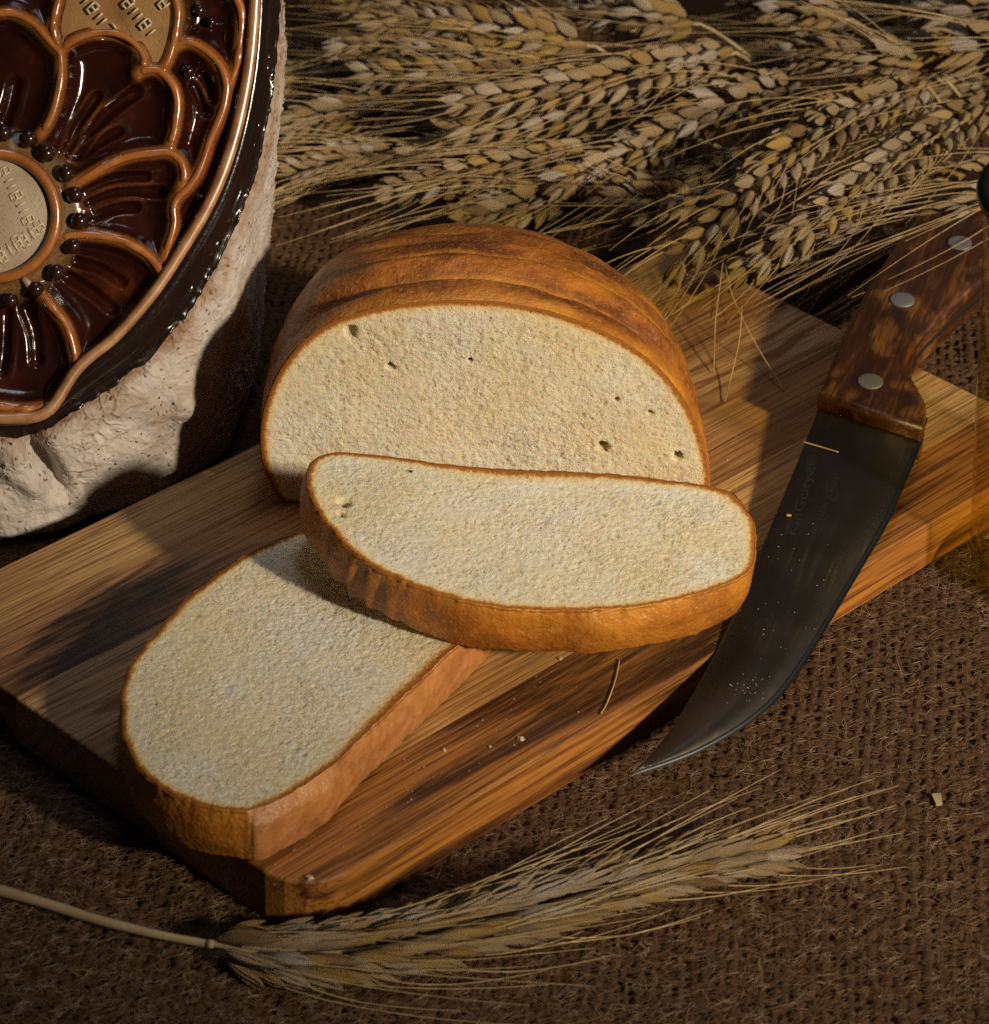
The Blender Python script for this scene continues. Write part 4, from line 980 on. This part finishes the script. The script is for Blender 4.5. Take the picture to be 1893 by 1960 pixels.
EARS = [
  # path base -> tip (pixels), heights, label, opts
  ([(1760, 163), (1679, 200), (1554, 262), (1418, 384), (1345, 455), (1288, 504)], (.056, .062, .056, .040), 'long wheat ear slanting down to its tip at the right shoulder of the loaf', dict(glen=.0118, nodes=33, width=1.2)),
  ([(1900, 205), (1819, 246), (1706, 318), (1554, 430), (1470, 490), (1412, 524)], (.050, .054, .050, .034), 'golden wheat ear reaching from the right edge towards the far end of the board', dict(glen=.0118, nodes=33, width=1.2)),
  ([(1520, 163), (1420, 195), (1327, 232), (1260, 262), (1215, 280)], (.040, .046, .042, .036), 'short bright wheat ear with pale split husks between the braided and the middle ears', dict(glen=.0125, nodes=18, fan=.22)),
  ([(1400, 103), (1290, 128), (1190, 152), (1060, 175), (960, 188), (884, 192)], (.052, .056, .054, .048), 'large central wheat ear showing orange kernels above the loaf', dict(glen=.0125, nodes=27, width=1.15)),
  ([(1330, 165), (1200, 196), (1060, 222), (950, 238), (868, 248)], (.030, .036, .034, .030), 'wheat ear tucked directly under the large central ear', dict(glen=.012, nodes=24)),
  ([(1180, 285), (1080, 305), (960, 325), (840, 350), (742, 366)], (.024, .028, .026, .022), 'dull wheat ear low in the sheaf left of the loaf top', dict(glen=.011, nodes=23)),
  ([(1130, 88), (1020, 66), (900, 50), (790, 42), (715, 48)], (.050, .056, .052, .044), 'yellow wheat ear at the upper left of the sheaf, topmost of its cluster', dict(glen=.0125, nodes=22)),
  ([(1080, 128), (960, 112), (850, 92), (740, 80), (660, 82)], (.040, .046, .042, .034), 'greyish wheat ear running just below the yellow upper left ear', dict(glen=.012, nodes=23)),
  ([(1060, 165), (960, 150), (850, 142), (770, 140), (700, 143)], (.036, .040, .038, .030), 'ragged wheat ear third from the top of the left cluster', dict(glen=.0115, nodes=20)),
  ([(800, 205), (720, 212), (630, 225), (545, 248)], (.014, .016, .014, .010), 'dark shaded wheat ear farthest left beside the pot rim', dict(glen=.0115, nodes=18)),
  ([(1770, 128), (1690, 112), (1600, 103), (1522, 104)], (.058, .064, .062, .056), 'stubby pale wheat ear pointing left in the upper right of the sheaf', dict(glen=.0105, nodes=18, fan=.3, awn=(.03, .06))),
  ([(1960, 92), (1890, 92), (1830, 95), (1766, 98)], (.066, .070, .068, .062), 'white tipped wheat ear at the right edge near the top corner', dict(glen=.014, nodes=15, width=1.3, fan=.3)),
  ([(1330, 46), (1250, 34), (1170, 26), (1090, 20)], (.040, .044, .040, .034), 'grey wheat ear along the top edge left of the middle', dict(glen=.012, nodes=18)),
  ([(1620, 38), (1560, 28), (1500, 18), (1440, 14)], (.048, .052, .050, .044), 'wheat ear cut by the top edge right of the middle', dict(glen=.012, nodes=15)),
  ([(1330, 380), (1270, 380), (1210, 382), (1152, 380)], (.026, .030, .030, .026), 'small wheat ear pointing left just above the right side of the loaf', dict(glen=.0115, nodes=14, fan=.25)),
  ([(1300, 268), (1220, 300), (1140, 330), (1065, 355)], (.030, .034, .030, .026), 'wheat ear slanting down left above the crown of the loaf', dict(glen=.0115, nodes=19)),
  ([(1080, 372), (1010, 392), (950, 410), (890, 425)], (.016, .018, .016, .014), 'shaded wheat ear peeping over the top of the loaf', dict(glen=.012, nodes=15)),
  ([(2010, 348), (1940, 372), (1860, 405), (1780, 440), (1700, 480)], (.052, .052, .046, .036), 'pale wheat ear with a thick awn bundle beside the glass', dict(glen=.012, nodes=20, slim=True, awn=(.06, .12), fan=.10, awns_n=1.2)),
  ([(1980, 300), (1900, 330), (1800, 375), (1700, 425), (1620, 470)], (.036, .040, .036, .028), 'pale slender wheat ear between the golden ear and the thick awn bundle', dict(glen=.0125, nodes=22, slim=True, awn=(.06, .11), fan=.10)),
  ([(1930, 20), (1880, 28), (1820, 26), (1750, 22)], (.054, .060, .058, .052), 'wheat ear in the top right corner', dict(glen=.0125, nodes=14, fan=.3)),
  ([(900, 20), (820, 8), (740, 4), (660, 10)], (.030, .034, .030, .024), 'dim wheat ear along the top edge near the pot', dict(awns_n=.25, glen=.0115, nodes=18)),
  ([(1560, 110), (1460, 118), (1380, 135), (1290, 150)], (.012, .014, .013, .012), 'shaded wheat ear lying low behind the thick end of the large central ear', dict(awns_n=.4, glen=.012, nodes=20)),
  ([(1760, 60), (1680, 58), (1600, 52), (1520, 50)], (.020, .024, .022, .018), 'shaded wheat ear lying low between the stubby pale ear and the top edge', dict(awns_n=.5, glen=.012, nodes=18)),
  ([(1480, 300), (1400, 330), (1330, 352), (1250, 372)], (.010, .012, .012, .010), 'deep shaded wheat ear under the tip half of the long slanting ear', dict(awns_n=.6, glen=.0115, nodes=18)),
  ([(1040, 262), (960, 270), (880, 285), (800, 300)], (.010, .012, .012, .010), 'dim wheat ear deep under the awns left of the middle', dict(awns_n=.8, glen=.0115, nodes=18)),
  ([(1780, 350), (1700, 390), (1620, 440), (1540, 505)], (.022, .024, .022, .020), 'shaded wheat ear under the golden ear by the far corner of the board', dict(awns_n=.6, glen=.0115, nodes=19)),
  ([(760, 290), (700, 300), (630, 315), (560, 335)], (.008, .008, .008, .008), 'dark thin wheat ear low on the cloth between pot and sheaf', dict(awns_n=.8, glen=.010, nodes=18, slim=True)),
  ([(1930, 160), (1850, 172), (1770, 190), (1700, 210), (1640, 240)], (.020, .024, .022, .018), 'wheat ear half buried behind the base of the long slanting ear', dict(awns_n=.5, glen=.011, nodes=20)),
  ([(720, 120), (660, 126), (600, 135), (545, 150)], (.010, .010, .010, .010), 'dark wheat ear next to the pot under the tips of the left cluster', dict(awns_n=.7, glen=.0115, nodes=16)),
]
for i, (p, z, lab, kw) in enumerate(EARS):
    build_ear(p, z, lab, 100 + i, roll=[0, .25, -.3, .15, -.15, .3][i % 6], **kw)
fore = build_ear([(412, 1808), (480, 1822), (560, 1827), (680, 1820), (800, 1800), (920, 1768), (1040, 1735), (1200, 1690), (1340, 1655), (1470, 1632)], (.006, .008, .010, .012, .014), 'single wheat ear with bare stem lying on the burlap in front of the board', 77,
          glen=0.0150, nodes=58, slim=True, awn=(0.035, 0.08), width=1.15, tight=0.74, awns_n=.6, bias=(0.0, 0.045), stem_px=[(-60, 1690, .004), (0, 1704, .004), (90, 1730, .004), (180, 1758, .004), (290, 1786, .0045), (395, 1806, .005)], fan=.10, group=None, roll=.1)
v, f_ = tube(np.array([at(398, 1806, .005), at(404, 1807, .0055), at(411, 1808, .006)]), [.0014, .0018, .0015], 10)
link('node_ring', mesh_np('node_ring', v - np.array(fore.location), f_), M_stem, fore)
if 'group' in fore: del fore['group']

# ------------------------------------------------------------------ glass at the right edge
def build_glass():
    pr = at(1870, 374, 0.16); base = np.array([pr[0] + 0.043 + 0.003, pr[1], 0.0]); root = empty('drinking_glass', tuple(base))
    tag(root, 'green tinted glass with dark thick rim cut off by the right edge', 'glass')
    H = 0.160; rb, rt = 0.031, 0.043
    k = 64; a = np.linspace(0, 2 * np.pi, k, endpoint=False)
    prof = [(0.0, 0.001), (rb * .9, 0.001), (rb, 0.004)] + [(rb + (rt - rb) * f, 0.004 + (H - 0.004) * f) for f in np.linspace(0.05, 1, 14)]
    V = np.concatenate([np.stack([r * np.cos(a), r * np.sin(a), np.full(k, z)], 1) for r, z in prof])
    link('vessel', mesh_np('vessel', V, grid_faces(len(prof), k, True)), M_glass, root)
    C = np.stack([rt * np.cos(np.append(a, a[0])), rt * np.sin(np.append(a, a[0])), np.full(k + 1, H)], 1); v, f_ = tube(C, 0.0032, 10, False)
    link('rim', mesh_np('rim', v, f_), M_rim, root)
    bm = bmesh.new(); bmesh.ops.create_cone(bm, cap_ends=True, segments=48, radius1=rb * .93, radius2=rb * .95, depth=0.012); bmesh.ops.translate(bm, verts=bm.verts, vec=(0, 0, 0.010))
    link('thick_bottom', bm_mesh('thick_bottom', bm, True), M_glass, root)
build_glass()

# ------------------------------------------------------------------ small scattered things
def speck(name, p, size, mat, label, cat, seed, flat=1.0, group=None):
    bm = bmesh.new(); bmesh.ops.create_icosphere(bm, subdivisions=2, radius=size); rng = random.Random(seed)
    sx, sy = rng.uniform(0.6, 1.3), rng.uniform(0.6, 1.2)
    for v in bm.verts:
        v.co *= 0.55 + 0.75 * rng.random(); v.co.x *= sx; v.co.y *= sy; v.co.z *= flat * 0.7
    o = link(name, bm_mesh(name, bm), mat); o.location = (p[0], p[1], p[2] + size * 0.35 * flat); o.rotation_euler = (0, 0, rng.random() * 6)
    tag(o, label, cat, group); return o
crumbs = [(997, 1415, T, .0011, 'largest white crumb on the dark front stave of the board'), (850, 1345 + 92, T, .0008, 'tiny crumb on the board just right of the lower slice'), (592, 1682, T, .0011, 'tan crumb at the near corner of the board'),
          (1072, 1262, T, .0009, 'crumb at the foot of the upper slice, on the pale stave'), (938, 1430, T, .0007, 'tiny crumb left of the largest white crumb')]
for i, (x, y, z, s, lab) in enumerate(crumbs): speck('bread_crumb', at(x, y, z), s, M_crumbbit, lab, 'crumb', i)
p = at_plane(787, 903, at(900, 1152, T + 0.0405), unit(n2)); speck('burnt_speck', p, .0011, M_burnt, 'black burnt speck near the top edge of the upper slice', 'speck', 31, .5)
# flour dust on the blade
rng = random.Random(8); parts = []
for i in range(70):
    if i < 34: x, y = rng.gauss(1432, 22), rng.gauss(1316, 28)
    else: f = rng.random(); x, y = 1500 + rng.uniform(-60, 130) - 90 * f, 980 + 260 * f + rng.uniform(-30, 30)
    c = kpt(x, y, 0.00105); r = rng.uniform(.00008, .00026)
    a, b = unit(np.cross(kn, [1, 0, 0])), None; b = np.cross(kn, a)
    parts.append((np.array([c + a * r, c + b * r, c - a * r, c - b * r, c + kn * r]), [np.array([[0, 1, 4], [1, 2, 4], [2, 3, 4], [3, 0, 4]])]))
V, F = join(parts); o = link('flour_dust', mesh_np('flour_dust', V, F, False), M_crumbbit); o['kind'] = 'stuff'; o['label'] = 'fine pale crumbs dusted over the knife blade'; o['category'] = 'crumbs'
# straws and chips
def straw(name, pts, rad, mat, label, cat, sides=5):
    P = smooth(np.array(pts), 16); v, f_ = tube(P, rad, sides); c = P.mean(0); o = link(name, mesh_np(name, v - c, f_), mat, None, tuple(c)); tag(o, label, cat); return o
straw('straw_sliver', [kpt(1536, 852, .0017), kpt(1570, 862, .0017), kpt(1604, 872, .0017)], 0.00035, M_goldbit, 'golden straw sliver lying across the blade near the handle', 'straw')
straw('straw_chip', [kpt(1505, 992, .0015), kpt(1509, 992.5, .0015), kpt(1514, 993, .0015)], 0.0006, M_goldbit, 'tiny golden chip on the blade beside the stamped name', 'straw', 4)
straw('broken_awn', [at(1186, 1262, T + .0006), at(1178, 1300, T + .0006), at(1162, 1345, T + .0006), at(1150, 1366, T + .0006)], 0.00028, M_awn, 'thin curved awn lying on the dark front stave of the board', 'awn')
straw('broken_awn', [at(1384, 500, .040), at(1376, 560, .036), at(1369, 620, .030), at(1366, 712, T + .001)], 0.00028, M_awn, 'straight pale awn hanging down beside the loaf, leftmost of three', 'awn')
straw('broken_awn', [at(1388, 508, .040), at(1405, 575, .036), at(1450, 665, .028), at(1502, 746, T + .001)], 0.00028, M_awn, 'pale awn curving down to the right over the board', 'awn')
straw('broken_awn', [at(1420, 590, .036), at(1415, 650, .030), at(1402, 710, .024), at(1388, 768, T + .001)], 0.00028, M_awn, 'pale awn curving down to the left, middle of three beside the loaf', 'awn')
def chip(label, c, w, l, h, rz, mat):
    bm = bmesh.new(); bmesh.ops.create_cube(bm, size=1.0)
    for v in bm.verts: v.co = Vector((v.co.x * w * (1.15 if v.co.y > 0 else .8), v.co.y * l, v.co.z * h + (0.0004 if v.co.x > 0 else 0)))
    bmesh.ops.bevel(bm, geom=bm.edges[:], offset=0.0001, segments=1, affect='EDGES')
    o = link('straw_chip', bm_mesh('straw_chip', bm), mat, None, tuple(c)); o.rotation_euler = (0.1, 0.1, rz); tag(o, label, 'straw')
chip('small pale chip of straw lying on the burlap at the right', at(1794, 1531, .0011), .0028, .0055, .0009, 0.15, M_stem)

rng = random.Random(21); parts = []
for i in range(90):
    if i < 40: x = rng.uniform(760, 1180); y = 1405 - 0.59 * (x - 822) + rng.uniform(-10, 130)
    elif i < 65: x = rng.uniform(500, 800); y = 1690 - 0.95 * (x - 500) * 0.62 + rng.uniform(-40, 40)
    else: x = rng.uniform(1380, 1560); y = rng.uniform(880, 1060)
    c = at(x, y, T + 0.00015); r = rng.uniform(.00010, .00045)
    v = np.array([[1, 0, 0], [-.4, .9, 0], [-.6, -.8, 0], [.1, .1, 1.0]]) * r * (0.6 + 0.8 * np.array([[rng.random() for _ in range(3)] for _ in range(4)])); a = rng.random() * 6
    R_ = np.array([[math.cos(a), -math.sin(a), 0], [math.sin(a), math.cos(a), 0], [0, 0, 1]])
    parts.append((c + v @ R_.T, [np.array([[0, 1, 3], [1, 2, 3], [2, 0, 3]])]))
V, F = join(parts); o = link('crumb_scatter', mesh_np('crumb_scatter', V, F, False), M_crumbbit); o['kind'] = 'stuff'; o['label'] = 'tiny bread crumbs scattered over the cutting board'; o['category'] = 'crumbs'
